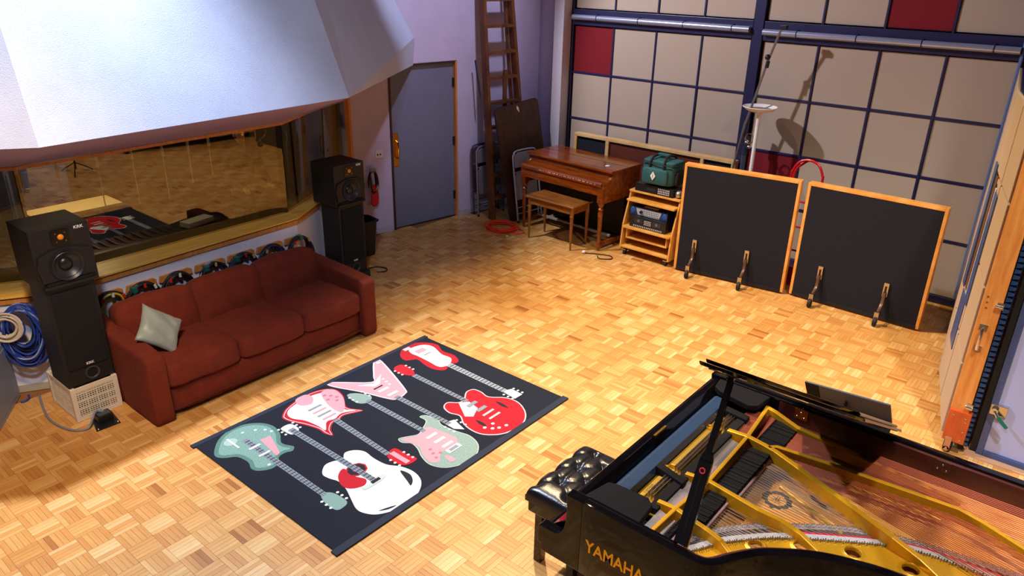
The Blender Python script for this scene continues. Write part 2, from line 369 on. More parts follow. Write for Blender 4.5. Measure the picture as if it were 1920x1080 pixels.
def panel(y1, y0, z1, z0, red):
    key = (round(y1-y0, 2), round(z1-z0, 2), red); m = REDF if red else BEIGE
    if key not in PAN:
        b = B(); w, h = y1-y0-.028, z1-z0-.028; bx(b, 0, .05, -w/2, w/2, -h/2, h/2); o = struct('panel', b, m, wall_right, bevel=.006)
        PAN[key] = o
    else: o = copy_part(PAN[key])
    if red: o['label'] = 'dark red fabric panel'
    o.location = (8.44+rnd.uniform(0, .006), (y0+y1)/2, (z0+z1)/2)
for side in ('left', 'right'):
    cs, rs = cols[side], rows[side]
    for i in range(4):
        for j in range(4): panel(cs[i], cs[i+1], rs[j], rs[j+1], (side, i, j) in RED)
        for j in range(3): panel(cs[i], cs[i+1], up[j+1], up[j], side == 'right' and (i, j) == (2, 0))
    for i in (1, 2, 3): edge_h('frame_bar', cs[i]-.011, cs[i]+.011, .07, 4.45, 8.43)
    for z in rs[1:4]: edge_h('frame_bar', cs[4], cs[0], z-.014, z+.014, 8.434)
    for z in up[1:]: edge_h('frame_bar', cs[4], cs[0], z-.014, z+.014, 8.434)
    edge_h('frame_rail', cs[4], cs[0], rs[0]-.002, up[0]+.002, 8.41); edge_h('frame_rail', cs[4]-.01, cs[0]+.01, 0, .078, 8.40)
    b = B(); zc = 2.572 if side == 'left' else 2.556; cyl(b, (8.375, cs[4]+.02, zc), (8.375, cs[0]-.01, zc), .034, n=14); struct('steel_pipe', b, GALV, wall_right, smooth=True)
    for i in range(4):
        b = B(); y = cs[i]-.38; lathe(b, [(.0352, -.006), (.0375, -.004), (.0375, .004), (.0352, .006)], 14, mtx=Matrix.Translation((8.375, y, zc)) @ Matrix.Rotation(PI/2, 4, 'X')); bx(b, 8.375, 8.415, y-.006, y+.006, zc-.045, zc+.045); struct('pipe_clip', b, NAVY, wall_right)
# ------------------------------------------------------------------ pale blue door at the right
b = B(); bx(b, 5.66, 5.71, -1.45, .215, .05, 2.42); d2 = struct('door_2', b, mat('pale_blue_paint', '#a9b2e0', .45, nz=(2, .03)), bevel=.004)
BLUEF = mat('blue_steel_frame', '#46598c', .35, .2, nz=(14, .1))
for y0, y1, z0, z1 in ((.215, .257, 0, 2.47), (-1.5, -1.45, 0, 2.47), (-1.45, .215, .012, .05), (-1.45, .215, 2.42, 2.47)):
    b = B(); bx(b, 5.64, 5.72, y0, y1, z0, z1); struct('door_frame', b, BLUEF, d2, bevel=.004)
b = B(); bx(b, 5.628, 5.66, .15, .25, .36, .44); struct('latch_plate', b, CHROME, d2, bevel=.004)
b = B(); cyl(b, (5.60, .222, .40), (5.628, .222, .40), .022, n=12); cyl(b, (5.602, .222, .40), (5.60, .19, .36), .011, n=8); struct('latch_hub', b, CHROME, d2)
b = B(); tube(b, [(5.60, .195, .367), (5.597, .16, .335), (5.595, .125, .305)], [.011, .013, .012], 10); struct('latch_grip', b, mat('green_grip', '#0f6a5c', .4), d2, smooth=True)
b = B(); bx(b, 5.66, 5.72, .257, .30, 0, 2.45); struct('trim_2', b, RUB)
b = B(); bx(b, 5.58, 5.75, -1.5, .32, 0, .012); struct('trim_3', b, mat('threshold_wood', '#c99a78', .5))
b = B(); bx(b, 5.64, 5.8, -3.5, -1.5, 0, 6); bx(b, 5.66, 5.8, -1.5, .28, 2.47, 6); struct('wall_near', b, WALLM)
# ------------------------------------------------------------------ control room behind the glass
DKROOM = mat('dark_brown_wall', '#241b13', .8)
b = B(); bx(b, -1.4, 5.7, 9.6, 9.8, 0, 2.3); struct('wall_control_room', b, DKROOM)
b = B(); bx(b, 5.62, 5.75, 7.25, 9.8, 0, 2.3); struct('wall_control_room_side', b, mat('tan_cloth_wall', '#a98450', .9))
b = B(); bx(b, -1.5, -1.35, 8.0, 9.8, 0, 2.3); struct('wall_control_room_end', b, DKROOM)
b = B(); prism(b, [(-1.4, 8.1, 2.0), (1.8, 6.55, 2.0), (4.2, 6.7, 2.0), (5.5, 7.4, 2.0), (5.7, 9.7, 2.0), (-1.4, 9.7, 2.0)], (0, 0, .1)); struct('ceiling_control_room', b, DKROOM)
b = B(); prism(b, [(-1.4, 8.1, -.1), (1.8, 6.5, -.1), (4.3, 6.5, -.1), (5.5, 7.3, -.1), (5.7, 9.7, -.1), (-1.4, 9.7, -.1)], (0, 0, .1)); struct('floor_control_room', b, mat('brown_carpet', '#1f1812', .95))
lp = lamp('SPOT', (4.93, 7.50, 1.47), 9, (1, .45, .14), (4.66, 7.87, 1.32), spot_size=R(46), spot_blend=.5, shadow_soft_size=.03); lp.name = 'lamp_bulb'
lp2 = lamp('AREA', (2.8, 8.2, 1.97), 16, (1, .85, .6), (2.8, 8.2, 0), shape='SQUARE', size=.5); lp2.name = 'ceiling_or_fill_light'
# desk lamp of that warm bulb
t = T('desk_lamp', 'small warm desk lamp glowing behind the right end of the control room glass', 'lamp', (5.02, 7.44, -.10))
b = B(); lathe(b, [(.12, 0), (.12, .02), (.015, .03), (.012, 1.6), (.01, 1.62)], 14); obj('lamp_stand', b, BLK, t, smooth=True)
b = B(); lathe(b, [(.10, 1.60), (.05, 1.72), (.045, 1.72), (.095, 1.60)], 16); obj('lamp_shade', b, BLK, t, smooth=True)
t = T('desk', 'cream topped desk inside the control room behind the window', 'desk', (2.9, 8.35, 0))
b = B(); bx(b, -.42, .42, -.2, .2, .72, .75); obj('desk_top', b, mat('cream_top', '#d8c48a', .5), t, bevel=.004)
for x in (-.38, .38):
    b = B(); bx(b, x-.02, x+.02, -.18, .18, 0, .72); obj('desk_side', b, DKROOM, t)
t = T('cabinet', 'dark blue cabinet behind the left part of the control room glass', 'cabinet', (2.75, 8.95, 0))
b = B(); bx(b, -.3, .3, -.2, .2, 0, 1.15); obj('cabinet_body', b, mat('blue_cabinet', '#3b4268', .5), t, bevel=.006)
b = B(); bx(b, -.28, .28, -.212, -.2, .06, 1.1); cb = obj('cabinet_door', b, mat('blue_cabinet_door', '#454d78', .5), t, bevel=.004)
b = B(); cyl(b, (.22, -.235, .6), (.22, -.212, .6), .012, n=10); obj('knob', b, CHROME, cb)
b = B(); bx(b, 2.52, 2.93, 8.85, 9.10, 1.15, 1.32); o = obj('file_box', b, mat('pale_carton', '#c9c8c4', .7), bevel=.005); tag(o, 'pale file box on top of the dark blue control room cabinet', 'box')
b = B(); bx(b, 2.47, 2.98, 8.83, 9.12, 1.30, 1.34); obj('lid', b, mat('pale_carton', '#c9c8c4', .7), o)
t = T('mixing_console', 'long dark mixing console just inside the control room glass', 'mixing console', (2.85, 7.15, 0))
b = B(); prism(b, [(-1.0, -.35, .0), (-1.0, .35, 0), (-1.0, .35, .62), (-1.0, -.3, .74), (-1.0, -.35, .74)], (2.0, 0, 0)); obj('console_body', b, BLK, t, bevel=.01)
b = B()
for i in range(24): bx(b, -.94+i*.08, -.93+i*.08, -.2, .05, .70, .73)
o = obj('fader', b, mat('fader_grey', '#2e2c2a', .5), t); o['kind'] = 'stuff'
b = B(); bx(b, -.15, .15, -.07, .07, 0, .05); o = obj('book', b, mat('white_cover', '#cfd2c8', .5), loc=(3.50, 6.94, .742), rot=(0, 0, .2), bevel=.003); tag(o, 'white covered book lying on the console behind the glass', 'book')
t = T('office_chair', 'black office chair standing beside the console in the control room', 'chair', (4.25, 7.03, 0))
b = B(); sph(b, (0, 0, .48), (.25, .25, .05), 16, 8); obj('seat', b, BLACKF, t, smooth=True)
b = B(); sph(b, (-.05, -.24, .74), (.22, .05, .18), 16, 10); obj('backrest', b, BLACKF, t, smooth=True)
b = B(); tube(b, [(0, -.1, .45), (-.03, -.26, .5), (-.05, -.27, .7)], .018, 8); obj('back_arm', b, BLK, t)
b = B(); cyl(b, (0, 0, .08), (0, 0, .45), .025, n=10); obj('column', b, CHROME, t)
for k in range(5):
    a = 2*PI*k/5; b = B(); tube(b, [(0, 0, .10), (.27*math.cos(a), .27*math.sin(a), .06)], .018, 6); l = obj('leg', b, BLK, t)
    b = B(); cyl(b, (.27*math.cos(a)-.01, .27*math.sin(a), .03), (.27*math.cos(a)+.015, .27*math.sin(a), .03), .03, n=10); obj('caster', b, BLK, l)
for i, (x, z0, L) in enumerate(((2.02, 1.58, .25), (2.30, 1.60, .20), (2.62, 1.62, .48), (2.92, 1.64, .52), (3.2, 1.62, .55), (3.45, 1.62, .42), (3.66, 1.64, .40))):
    t = T('pull_cord', 'white toggled pull cord behind the control room glass, %s from the left' % ('first', 'second', 'third', 'fourth', 'fifth', 'sixth', 'last')[i], 'cord', (x, 6.80, 0), group='pull cords behind the glass')
    b = B(); cyl(b, (0, 0, z0-L), (0, 0, 2.0), .005, n=6); obj('cord', b, mat('pale_cord', '#efe9da', .6), t)
    b = B(); cyl(b, (0, 0, z0-.12), (0, 0, z0), .013, n=8); obj('toggle', b, mat('white_toggle', '#f2efe2', .4), t)
# ------------------------------------------------------------------ person seated in the control room
def skin_body(name, V, E, rad, m, parent, root=0, sub=1):
    me = bpy.data.meshes.new(name); me.from_pydata(V, E, []); o = bpy.data.objects.new(name, me); C.objects.link(o)
    md = o.modifiers.new('skin', 'SKIN'); sv = me.skin_vertices[0].data
    for i, r in enumerate(rad): sv[i].radius = (r, r); sv[i].use_root = (i == root)
    md.use_smooth_shade = True; sb = o.modifiers.new('sub', 'SUBSURF'); sb.levels = sb.render_levels = sub
    dg = bpy.context.evaluated_depsgraph_get(); m2 = bpy.data.meshes.new_from_object(o.evaluated_get(dg)); bpy.data.objects.remove(o)
    o = bpy.data.objects.new(name, m2); C.objects.link(o); m2.materials.clear(); m2.materials.append(m); o.parent = parent
    for p in m2.polygons: p.use_smooth = True
    return o
PX, PY = 4.66, 7.95; PZ = .09
t = T('stool', 'low black stool under the person in the control room', 'stool', (PX, PY+.03, 0))
b = B(); lathe(b, [(.18, .44), (.19, .46), (.19, .49), (.16, .50)], 18); obj('seat', b, BLACKF, t, smooth=True)
for k in range(4):
    a = PI/4+PI/2*k; b = B(); cyl(b, (.12*math.cos(a), .12*math.sin(a), .41), (.18*math.cos(a), .18*math.sin(a), 0), .014, n=8); obj('leg', b, BLK, t)
P = T('person', 'person in a dark shirt seated behind the window, face lit orange', 'person', (PX, PY, PZ))
SKN = mat('skin', '#c98a66', .5); SHIRT = mat('dark_shirt', '#26262c', .85); JEAN = mat('dark_trousers', '#23283a', .85); HAIR = mat('dark_hair', '#1c130d', .6)
V = [(0, 0, .53), (0, .01, .72), (0, 0, .92), (0, -.01, 1.04), (0, -.02, 1.12),
     (.17, 0, 1.0), (.23, -.03, .78), (.17, -.25, .66), (-.17, 0, 1.0), (-.23, -.03, .78), (-.17, -.25, .66),
     (.10, -.03, .52), (.14, -.42, .50), (.14, -.46, .10), (.14, -.56, .06), (-.10, -.03, .52), (-.14, -.42, .50), (-.14, -.46, .10), (-.14, -.56, .06)]
E = [(0,1),(1,2),(2,3),(3,4),(3,5),(5,6),(6,7),(3,8),(8,9),(9,10),(0,11),(11,12),(12,13),(13,14),(0,15),(15,16),(16,17),(17,18)]
rad = [.14, .13, .15, .10, .055, .075, .052, .036, .075, .052, .036, .10, .075, .05, .045, .10, .075, .05, .045]
skin_body('body', V, E, rad, SHIRT, P)
def hand(sx):
    x = .17*sx; V = [(x, -.25, .66), (x, -.30, .645)]; E = [(0, 1)]; rad = [.03, .03]
    for k, ln in enumerate((.05, .058, .055, .043)):
        bxx = x + (k-1.5)*.02; i = len(V); V += [(bxx, -.335, .64), (bxx, -.335-ln*.6, .632), (bxx, -.335-ln, .612)]; E += [(1, i), (i, i+1), (i+1, i+2)]; rad += [.009, .0085, .0075]
    i = len(V); V += [(x-.035*sx, -.30, .64), (x-.05*sx, -.335, .63)]; E += [(1, i), (i, i+1)]; rad += [.011, .009]
    return skin_body('hand', V, E, rad, SKN, P)
hand(1); hand(-1)
b = B(); bmesh.ops.create_uvsphere(b, u_segments=24, v_segments=18, radius=1)
for v in b.verts:
    x, y, z = v.co; w = .078*(1-.16*max(0, -z)); d = .098; hh = .118
    q = Vector((x*w, y*d, z*hh))
    if y < 0:
        q.y -= .026*math.exp(-((x/.16)**2+((z+.10)/.22)**2)); q.y += .010*math.exp(-(((abs(x)-.38)/.14)**2+((z-.08)/.1)**2)); q.y -= .006*math.exp(-((x/.3)**2+((z+.48)/.08)**2))
        q.y -= .008*math.exp(-((x/.3)**2+((z+.8)/.15)**2))
    v.co = q
hd = obj('head', b, SKN, P, smooth=True, loc=(0, -.035, 1.235), rot=(.12, 0, 0), angle=180)
for sx in (-1, 1):
    b = B(); sph(b, (.030*sx, -.084, .010), .011, 10, 8); obj('eye', b, mat('eye_white', '#e6e0d8', .3), hd, smooth=True)
    b = B(); sph(b, (.080*sx, 0, -.005), (.010, .022, .032), 10, 8); obj('ear', b, SKN, hd, smooth=True)
b = B(); sph(b, (0, -.094, -.056), (.024, .007, .006), 10, 6); obj('mouth', b, mat('lips', '#9c5040', .5), hd, smooth=True)
b = B(); sph(b, (0, .012, .022), (.088, .104, .112), 20, 14)
for v in list(b.verts):
    if v.co.y < -.045 and v.co.z < .075: b.verts.remove(v)
    elif v.co.z < -.06: b.verts.remove(v)
obj('hair', b, HAIR, hd, smooth=True)
# ------------------------------------------------------------------ sofa
def cushion(b, size, mtx, p=5.0, puff=(0, 0, .02), wr=.004, seed=0, cuts=9):
    q = bmesh.new(); bmesh.ops.create_cube(q, size=2); bmesh.ops.subdivide_edges(q, edges=q.edges[:], cuts=cuts, use_grid_fill=True)
    mp = {}
    for v in q.verts:
        c = v.co; k = (abs(c.x)**p + abs(c.y)**p + abs(c.z)**p)**(1/p); u = c/k
        w = Vector((u.x*size[0]/2, u.y*size[1]/2, u.z*size[2]/2))
        w.x += math.copysign(puff[0], u.x)*(1-u.y**2)*(1-u.z**2) if abs(u.x) > .7 else 0
        w.y += math.copysign(puff[1], u.y)*(1-u.x**2)*(1-u.z**2) if abs(u.y) > .7 else 0
        w.z += math.copysign(puff[2], u.z)*(1-u.x**2)*(1-u.y**2) if abs(u.z) > .7 else 0
        if wr: w += u.normalized()*wr*noise.noise(Vector((w.x*7+seed*9, w.y*7, w.z*9)))*1.6
        mp[v] = b.verts.new(mtx @ w)
    for f in q.faces: b.faces.new([mp[v] for v in f.verts])
    q.free()
def MT(x, y, z, rx=0, ry=0, rz=0): return Matrix.Translation((x, y, z)) @ Euler((rx, ry, rz)).to_matrix().to_4x4()
VELV = mat('rust_velvet', '#6e220a', .9, nz=(9, .18), bump=(60, .12))
t = T('sofa', 'long rust red velvet three seat sofa under the control room window', 'sofa', (1.955, 4.92, 0))
b = B(); cushion(b, (1.86, .9, .235), MT(1.045, .49, .145), p=14, puff=(0, 0, 0), wr=.002); obj('base', b, VELV, t, smooth=True, angle=70)
b = B(); bx(b, .12, 1.97, .028, .034, .075, .084); obj('base_welt', b, mat('rust_velvet_dark', '#5c2114', .9), t)
b = B(); cushion(b, (1.86, .17, .50), MT(1.045, .90, .32), p=10, puff=(0, 0, 0), wr=.003); obj('back_frame', b, VELV, t, smooth=True, angle=70)
for i, x in enumerate((.065, 2.025)):
    b = B(); cushion(b, (.145, 1.0, .56), MT(0, 0, 0), p=20, puff=(.003, 0, .003), wr=.003, seed=i, cuts=14)
    for v in b.verts: v.co.z *= (1 + .10*(v.co.y+.5)) if v.co.z > 0 else 1
    obj('arm', b, VELV, t, smooth=True, angle=70, loc=(x, .5, .28))
for i in range(3):
    b = B(); cushion(b, (.625, .66, .19), MT(0, 0, 0, R(-2.5)), p=9, puff=(.008, .012, .026), wr=.006, seed=i+3, cuts=12)
    obj('seat_cushion', b, VELV, t, smooth=True, angle=80, loc=(.43+.612*i, .345, .335))
for i in range(3):
    b = B(); cushion(b, (.635, .20, .43), MT(0, 0, 0, R(-15)), p=7, puff=(.005, .035, .016), wr=.008, seed=i+11, cuts=12)
    obj('back_cushion', b, VELV, t, smooth=True, angle=80, loc=(.43+.612*i, .72, .505))
zv = Vector((.30, -.72, .62)).normalized(); uv_ = (Vector((.10, 0, 1))-zv*Vector((.10, 0, 1)).dot(zv)).normalized(); xv = (uv_+uv_.cross(zv)).normalized()
PILR = Matrix((xv, zv.cross(xv), zv)).transposed().to_euler()
b = B(); n = 22
g = {}
for sgn in (1, -1):
    for i in range(n+1):
        for j in range(n+1):
            u, v = i/n*2-1, j/n*2-1
            edge = (i in (0, n)) or (j in (0, n))
            th = 0 if edge else .055*((1-abs(u)**2.6)*(1-abs(v)**2.6))**.55
            pin = 1-.10*(u*u*(1-v*v)+v*v*(1-u*u))
            key = (i, j, 0 if edge else sgn)
            if key in g: continue
            wob = .008*noise.noise(Vector((u*2.4, v*2.4, sgn*3.0))) + .006*math.sin(5*(u-v)+2*u)*(1-u*u)
            g[key] = b.verts.new((u*.165*pin, v*.165*pin, sgn*th + (0 if edge else wob)))
for sgn in (1, -1):
    for i in range(n):
        for j in range(n):
            f = [g.get((a, c, sgn)) or g[(a, c, 0)] for a, c in ((i, j), (i+1, j), (i+1, j+1), (i, j+1))]
            b.faces.new(f if sgn > 0 else f[::-1])
o = obj('pillow', b, mat('silver_satin', '#9aa7a2', .38, nz=(6, .12), sheen=.4), smooth=True, angle=180, loc=(2.235, 5.27, .595), rot=PILR)
tag(o, 'small silver grey pillow propped in the left corner of the sofa', 'pillow')
# ------------------------------------------------------------------ guitar rug
RUG = {
'g1':[(0.054,1.446),(0.148,1.551),(0.263,1.602),(0.377,1.589),(0.471,1.513),(0.509,1.406),(0.484,1.29),(0.428,1.195),(0.434,1.14),(0.457,1.084),(0.422,1.047),(0.373,1.065),(0.315,1.056),(0.273,0.995),(0.206,0.982),(0.136,1.026),(0.116,1.084),(0.142,1.162),(0.127,1.27),(0.063,1.325),(0.031,1.38)],
'g1n':[(0.273,1.41),(0.271,0.488)],
'g1h':[(0.264,0.512),(0.32,0.464),(0.326,0.33),(0.269,0.302),(0.226,0.321),(0.226,0.429)],
'g1p':[(0.343,1.33),(0.423,1.319),(0.349,1.092),(0.313,1.078)],
'g2':[(0.397,0.677),(0.464,0.741),(0.532,0.736),(0.591,0.706),(0.647,0.753),(0.711,0.727),(0.749,0.657),(0.74,0.555),(0.75,0.434),(0.801,0.34),(0.819,0.232),(0.787,0.13),(0.703,0.059),(0.582,0.021),(0.472,0.04),(0.375,0.09),(0.329,0.158),(0.32,0.229),(0.357,0.326),(0.402,0.436),(0.418,0.533),(0.397,0.608)],
'g2n':[(0.567,1.278),(0.581,0.348)],
'g2h':[(0.529,1.342),(0.608,1.336),(0.608,1.232),(0.537,1.21),(0.52,1.29)],
'g2p':[(0.452,0.58),(0.528,0.615),(0.524,0.498),(0.553,0.413),(0.501,0.372),(0.425,0.41),(0.404,0.482)],
'g2s':[(0.578,0.541),(0.636,0.474),(0.634,0.61)],
'g2b':[(0.475,0.369),(0.515,0.357),(0.627,0.381),(0.672,0.353),(0.628,0.328),(0.542,0.325),(0.477,0.333)],
'g2m':[(0.765,0.311),(0.784,0.237),(0.751,0.171),(0.704,0.141),(0.72,0.189)],
'g3':[(0.633,1.48),(0.715,1.543),(0.862,1.585),(0.986,1.589),(1.099,1.545),(1.141,1.463),(1.114,1.349),(1.032,1.208),(1.088,1.086),(1.033,1.094),(0.941,1.132),(0.883,1.11),(0.825,1.112),(0.763,1.057),(0.726,0.984),(0.698,1.048),(0.701,1.127),(0.672,1.242),(0.625,1.36),(0.613,1.437)],
'g3i':[(0.668,1.462),(0.736,1.519),(0.895,1.548),(1.021,1.525),(1.088,1.45),(1.062,1.336),(0.997,1.202),(1.052,1.118),(0.949,1.168),(0.871,1.146),(0.802,1.159),(0.728,1.075),(0.726,1.16),(0.706,1.289),(0.66,1.384)],
'g3p':[(1.036,1.532),(1.123,1.494),(1.113,1.374),(1.05,1.256),(0.963,1.173),(0.943,1.263),(0.975,1.411)],
'g3q':[(0.836,1.591),(0.927,1.592),(0.943,1.517),(0.881,1.447),(0.814,1.477),(0.805,1.533)],
'g3n':[(0.862,1.134),(0.833,0.506)],
'g3h':[(0.828,0.511),(0.913,0.528),(0.921,0.405),(0.931,0.319),(0.828,0.327),(0.798,0.434)],
'g4':[(1.152,1.601),(1.203,1.569),(1.398,1.35),(1.483,1.409),(1.599,1.548),(1.668,1.61),(1.686,1.562),(1.515,1.093),(1.465,1.027),(1.366,1.018),(1.326,1.086),(1.255,1.311),(1.165,1.521)],
'g4w':[(1.285,1.401),(1.399,1.324),(1.542,1.396),(1.433,1.285),(1.376,1.284)],
'g4n':[(1.387,1.041),(1.393,0.448)],
'g4h':[(1.372,0.494),(1.456,0.464),(1.414,0.32),(1.368,0.38)],
'g5':[(1.012,0.592),(1.07,0.566),(1.14,0.527),(1.208,0.553),(1.307,0.61),(1.315,0.687),(1.352,0.668),(1.37,0.56),(1.341,0.486),(1.355,0.345),(1.377,0.238),(1.34,0.121),(1.237,0.047),(1.106,0.047),(0.998,0.105),(0.952,0.204),(0.973,0.309),(1.022,0.404),(1.037,0.485),(1.0,0.546)],
'g5p':[(1.016,0.575),(1.126,0.523),(1.248,0.549),(1.281,0.449),(1.296,0.29),(1.234,0.241),(1.096,0.244),(1.017,0.185),(0.969,0.221),(0.986,0.312),(1.04,0.422)],
'g5n':[(1.195,1.163),(1.199,0.521)],
'g5h':[(1.141,1.343),(1.212,1.311),(1.259,1.186),(1.175,1.139),(1.12,1.201)],
'g6':[(1.534,0.642),(1.594,0.667),(1.65,0.604),(1.717,0.599),(1.81,0.662),(1.874,0.65),(1.884,0.579),(1.869,0.485),(1.949,0.375),(1.961,0.253),(1.879,0.118),(1.748,0.047),(1.584,0.066),(1.484,0.145),(1.448,0.24),(1.467,0.365),(1.53,0.468),(1.508,0.559)],
'g6p':[(1.65,0.604),(1.717,0.552),(1.693,0.44),(1.584,0.385),(1.541,0.433)],
'g6n':[(1.713,1.178),(1.71,0.569)],
'g6h':[(1.673,1.384),(1.764,1.391),(1.775,1.27),(1.713,1.178),(1.654,1.271)],
'g7':[(1.874,1.524),(1.987,1.606),(2.093,1.609),(2.185,1.538),(2.233,1.423),(2.179,1.302),(2.191,1.17),(2.133,1.063),(2.044,1.079),(1.948,1.049),(1.895,1.135),(1.898,1.242),(1.92,1.357),(1.84,1.419)],
'g7i':[(2.011,1.548),(2.138,1.517),(2.179,1.422),(2.13,1.267),(2.131,1.151),(2.038,1.086),(1.957,1.121),(1.961,1.255),(1.966,1.392),(1.963,1.483)],
'g7n':[(2.038,1.086),(2.028,0.442)],
'g7h':[(2.011,0.461),(2.088,0.425),(2.082,0.308),(1.993,0.312),(2.002,0.398)],
'pu':[(1.991,1.365),(2.021,1.159),(1.706,0.565),(1.705,0.418),(1.703,0.339),(1.709,0.3),(1.429,1.189),(1.414,1.084),(1.201,0.479),(1.195,0.396),(1.193,0.307),(1.186,0.237),(0.893,1.342),(0.906,1.216),(0.883,1.264),(2.046,1.449)],
}
t = T('rug', 'black rectangular rug patterned with seven coloured guitars lying on the parquet', 'rug', (2.007, 2.906, 0))
RB = mat('rug_black', '#131826', 1, nz=(60, .25), bump=(700, .5)); HEM = mat('rug_hem', '#1d2536', .85, bump=(500, .3))
b = B(); bx(b, 0, 2.27, .05, 1.60, 0, .009); obj('pile', b, RB, t, bevel=.003)
for y0, y1 in ((-.005, .05), (1.595, 1.64)):
    b = B(); bx(b, -.02, 2.285, y0, y1, 0, .012); obj('hem', b, HEM, t, bevel=.003)
PALG = '#8fa79c'; PINK = '#e0a0a8'; CREAM = '#eef2ea'; RD = '#c01c2c'; STEEL = '#8e98a0'; DARK = '#20252c'
def motif(name, pts, col, lay, smooth=True, noisy=.10):
    P = [(p[0], p[1], 0) for p in pts]
    if smooth: P = [tuple(v) for v in smooth_pts(P, 4, True)]
    b = B(); zt = .0096+.0009*lay; vs = [b.verts.new((p[0], p[1], zt)) for p in P]; lo = [b.verts.new((p[0], p[1], .006)) for p in P]; k_ = len(vs)
    bmesh.ops.triangle_fill(b, use_beauty=True, use_dissolve=False, edges=[b.edges.new((vs[i], vs[(i+1) % k_])) for i in range(k_)])
    for f in b.faces:
        if f.normal.z < 0: f.normal_flip()
    for i in range(k_): b.faces.new((vs[i], lo[i], lo[(i+1) % k_], vs[(i+1) % k_]))
    return obj(name, b, mat('rug_'+col.strip('#'), col, 1, nz=(90, noisy), bump=(700, .5)), t)
def grow(pts, d):
    P = [Vector(p) for p in pts]; n = len(P); c = sum(P, Vector((0, 0)))/n
    A = sum(P[i].x*P[(i+1) % n].y - P[(i+1) % n].x*P[i].y for i in range(n)); sg = 1 if A > 0 else -1
    out = []
    for i in range(n):
        e = (P[(i+1) % n]-P[i-1]).normalized(); out.append(tuple(P[i] + Vector((e.y, -e.x))*d*sg))
    return out
def neck(pts, wd=.048, col=STEEL, lay=3):
    a, c = Vector(pts[0]), Vector(pts[1]); d = (c-a).normalized(); n = Vector((-d.y, d.x))*wd/2
    motif('neck_motif', [a+n, c+n*.85, c-n*.85, a-n], col, lay, False)
    b = B(); L = (c-a).length; k = int(L/.034)
    for i in range(1, k):
        p = a+d*(L*i/k); w = n*.8; q = [p+w-d*.005, p+w+d*.005, p-w+d*.005, p-w-d*.005]; prism(b, [(v.x, v.y, .008) for v in q], (0, 0, .0023+.0009*lay))
    for sgn in (-.35, .35):
        m_ = n*sgn; q = [a+m_+n*.06, c+m_+n*.06, c+m_-n*.06, a+m_-n*.06]; prism(b, [(v.x, v.y, .008) for v in q], (0, 0, .0024+.0009*lay))
    obj('fret_motif', b, mat('rug_fret', '#3d444c', 1), t)
def dots(pts, r, col, lay):
    for p in pts: motif('button_motif', [(p[0]+r*math.cos(2*PI*i/9), p[1]+r*.9*math.sin(2*PI*i/9)) for i in range(9)], col, lay, False)
def bar_(c, w, h, col, lay=5): motif('pickup_motif', [(c[0]-w/2, c[1]-h/2), (c[0]+w/2, c[1]-h/2), (c[0]+w/2, c[1]+h/2), (c[0]-w/2, c[1]+h/2)], col, lay, False)
G = RUG
motif('body_motif', G['g1'], '#5b8479', 0, noisy=.3); motif('body_motif', grow(G['g1'], -.03), '#7ea79b', 1, noisy=.25); motif('pickguard_motif', G['g1p'], PINK, 2, False)
dots([(.19, 1.46)], .05, '#a9c8bb', 2)
neck(G['g1n']); motif('head_motif', G['g1h'], '#86a79c', 2); bar_((.19, 1.43), .015, .16, '#dfe8e0'); bar_((.27, 1.28), .09, .022, '#d7e0da'); bar_((.27, 1.16), .09, .022, '#d7e0da')
dots([(.39, 1.46), (.44, 1.41), (.46, 1.36), (.22, 1.03), (.31, 1.50)], .012, '#dfe8e0', 3)
motif('body_motif', G['g2'], CREAM, 0, noisy=.04); motif('pickguard_motif', G['g2p'], RD, 1); motif('moon_motif', G['g2m'], DARK, 1)
motif('moon_motif', [(.40, .11), (.45, .075), (.51, .065), (.46, .09)], DARK, 1)
dots([(.578, .541)], .078, RD, 2); dots([(.578, .541)], .066, DARK, 3); dots([(.578, .541)], .03, '#b05060', 4)
neck(G['g2n'], lay=5); motif('head_motif', G['g2h'], '#d5dcd8', 2); motif('bridge_motif', G['g2b'], '#c9d2cc', 3); bar_((.585, .352), .07, .025, DARK, 6)
motif('body_motif', G['g3'], RD, 0); motif('body_motif', grow(G['g3'], -.012), '#f3dede', 1, noisy=.05); motif('body_motif', grow(G['g3'], -.018), RD, 2); motif('body_motif', G['g3i'], CREAM, 3, noisy=.05); motif('pickguard_motif', G['g3p'], PINK, 4); motif('pickguard_motif', G['g3q'], PINK, 4)
neck(G['g3n'], lay=5); motif('head_motif', G['g3h'], RD, 3); bar_((.862, .42), .04, .17, PINK, 5)
for y in (1.38, 1.32, 1.26, 1.20): bar_((.86, y), .12, .02, PINK if y in (1.32, 1.20) else STEEL, 6)
dots([(1.02, 1.47), (1.05, 1.43), (1.07, 1.38), (1.04, 1.34), (1.0, 1.40)], .016, '#c07884', 5)
motif('body_motif', grow(G['g4'], .012), '#f2dcdc', 0); motif('body_motif', G['g4'], PINK, 1); motif('pickguard_motif', G['g4w'], CREAM, 2, False); neck(G['g4n']); motif('head_motif', G['g4h'], CREAM, 2, False)
bar_((1.39, 1.19), .10, .03, CREAM); bar_((1.40, 1.09), .10, .03, CREAM); bar_((1.385, 1.25), .09, .012, DARK); dots([(1.50, 1.32), (1.49, 1.27), (1.48, 1.22)], .013, CREAM, 3); dots([(1.655, 1.56)], .02, '#f2dcdc', 3)
motif('body_motif', grow(G['g5'], .006), '#c9d6cc', 0); motif('body_motif', G['g5'], PALG, 1, noisy=.2); motif('pickguard_motif', G['g5p'], PINK, 2); neck(G['g5n']); motif('head_motif', G['g5h'], PALG, 2)
for y in (.44, .36, .28): bar_((1.195, y), .10, .028, CREAM)
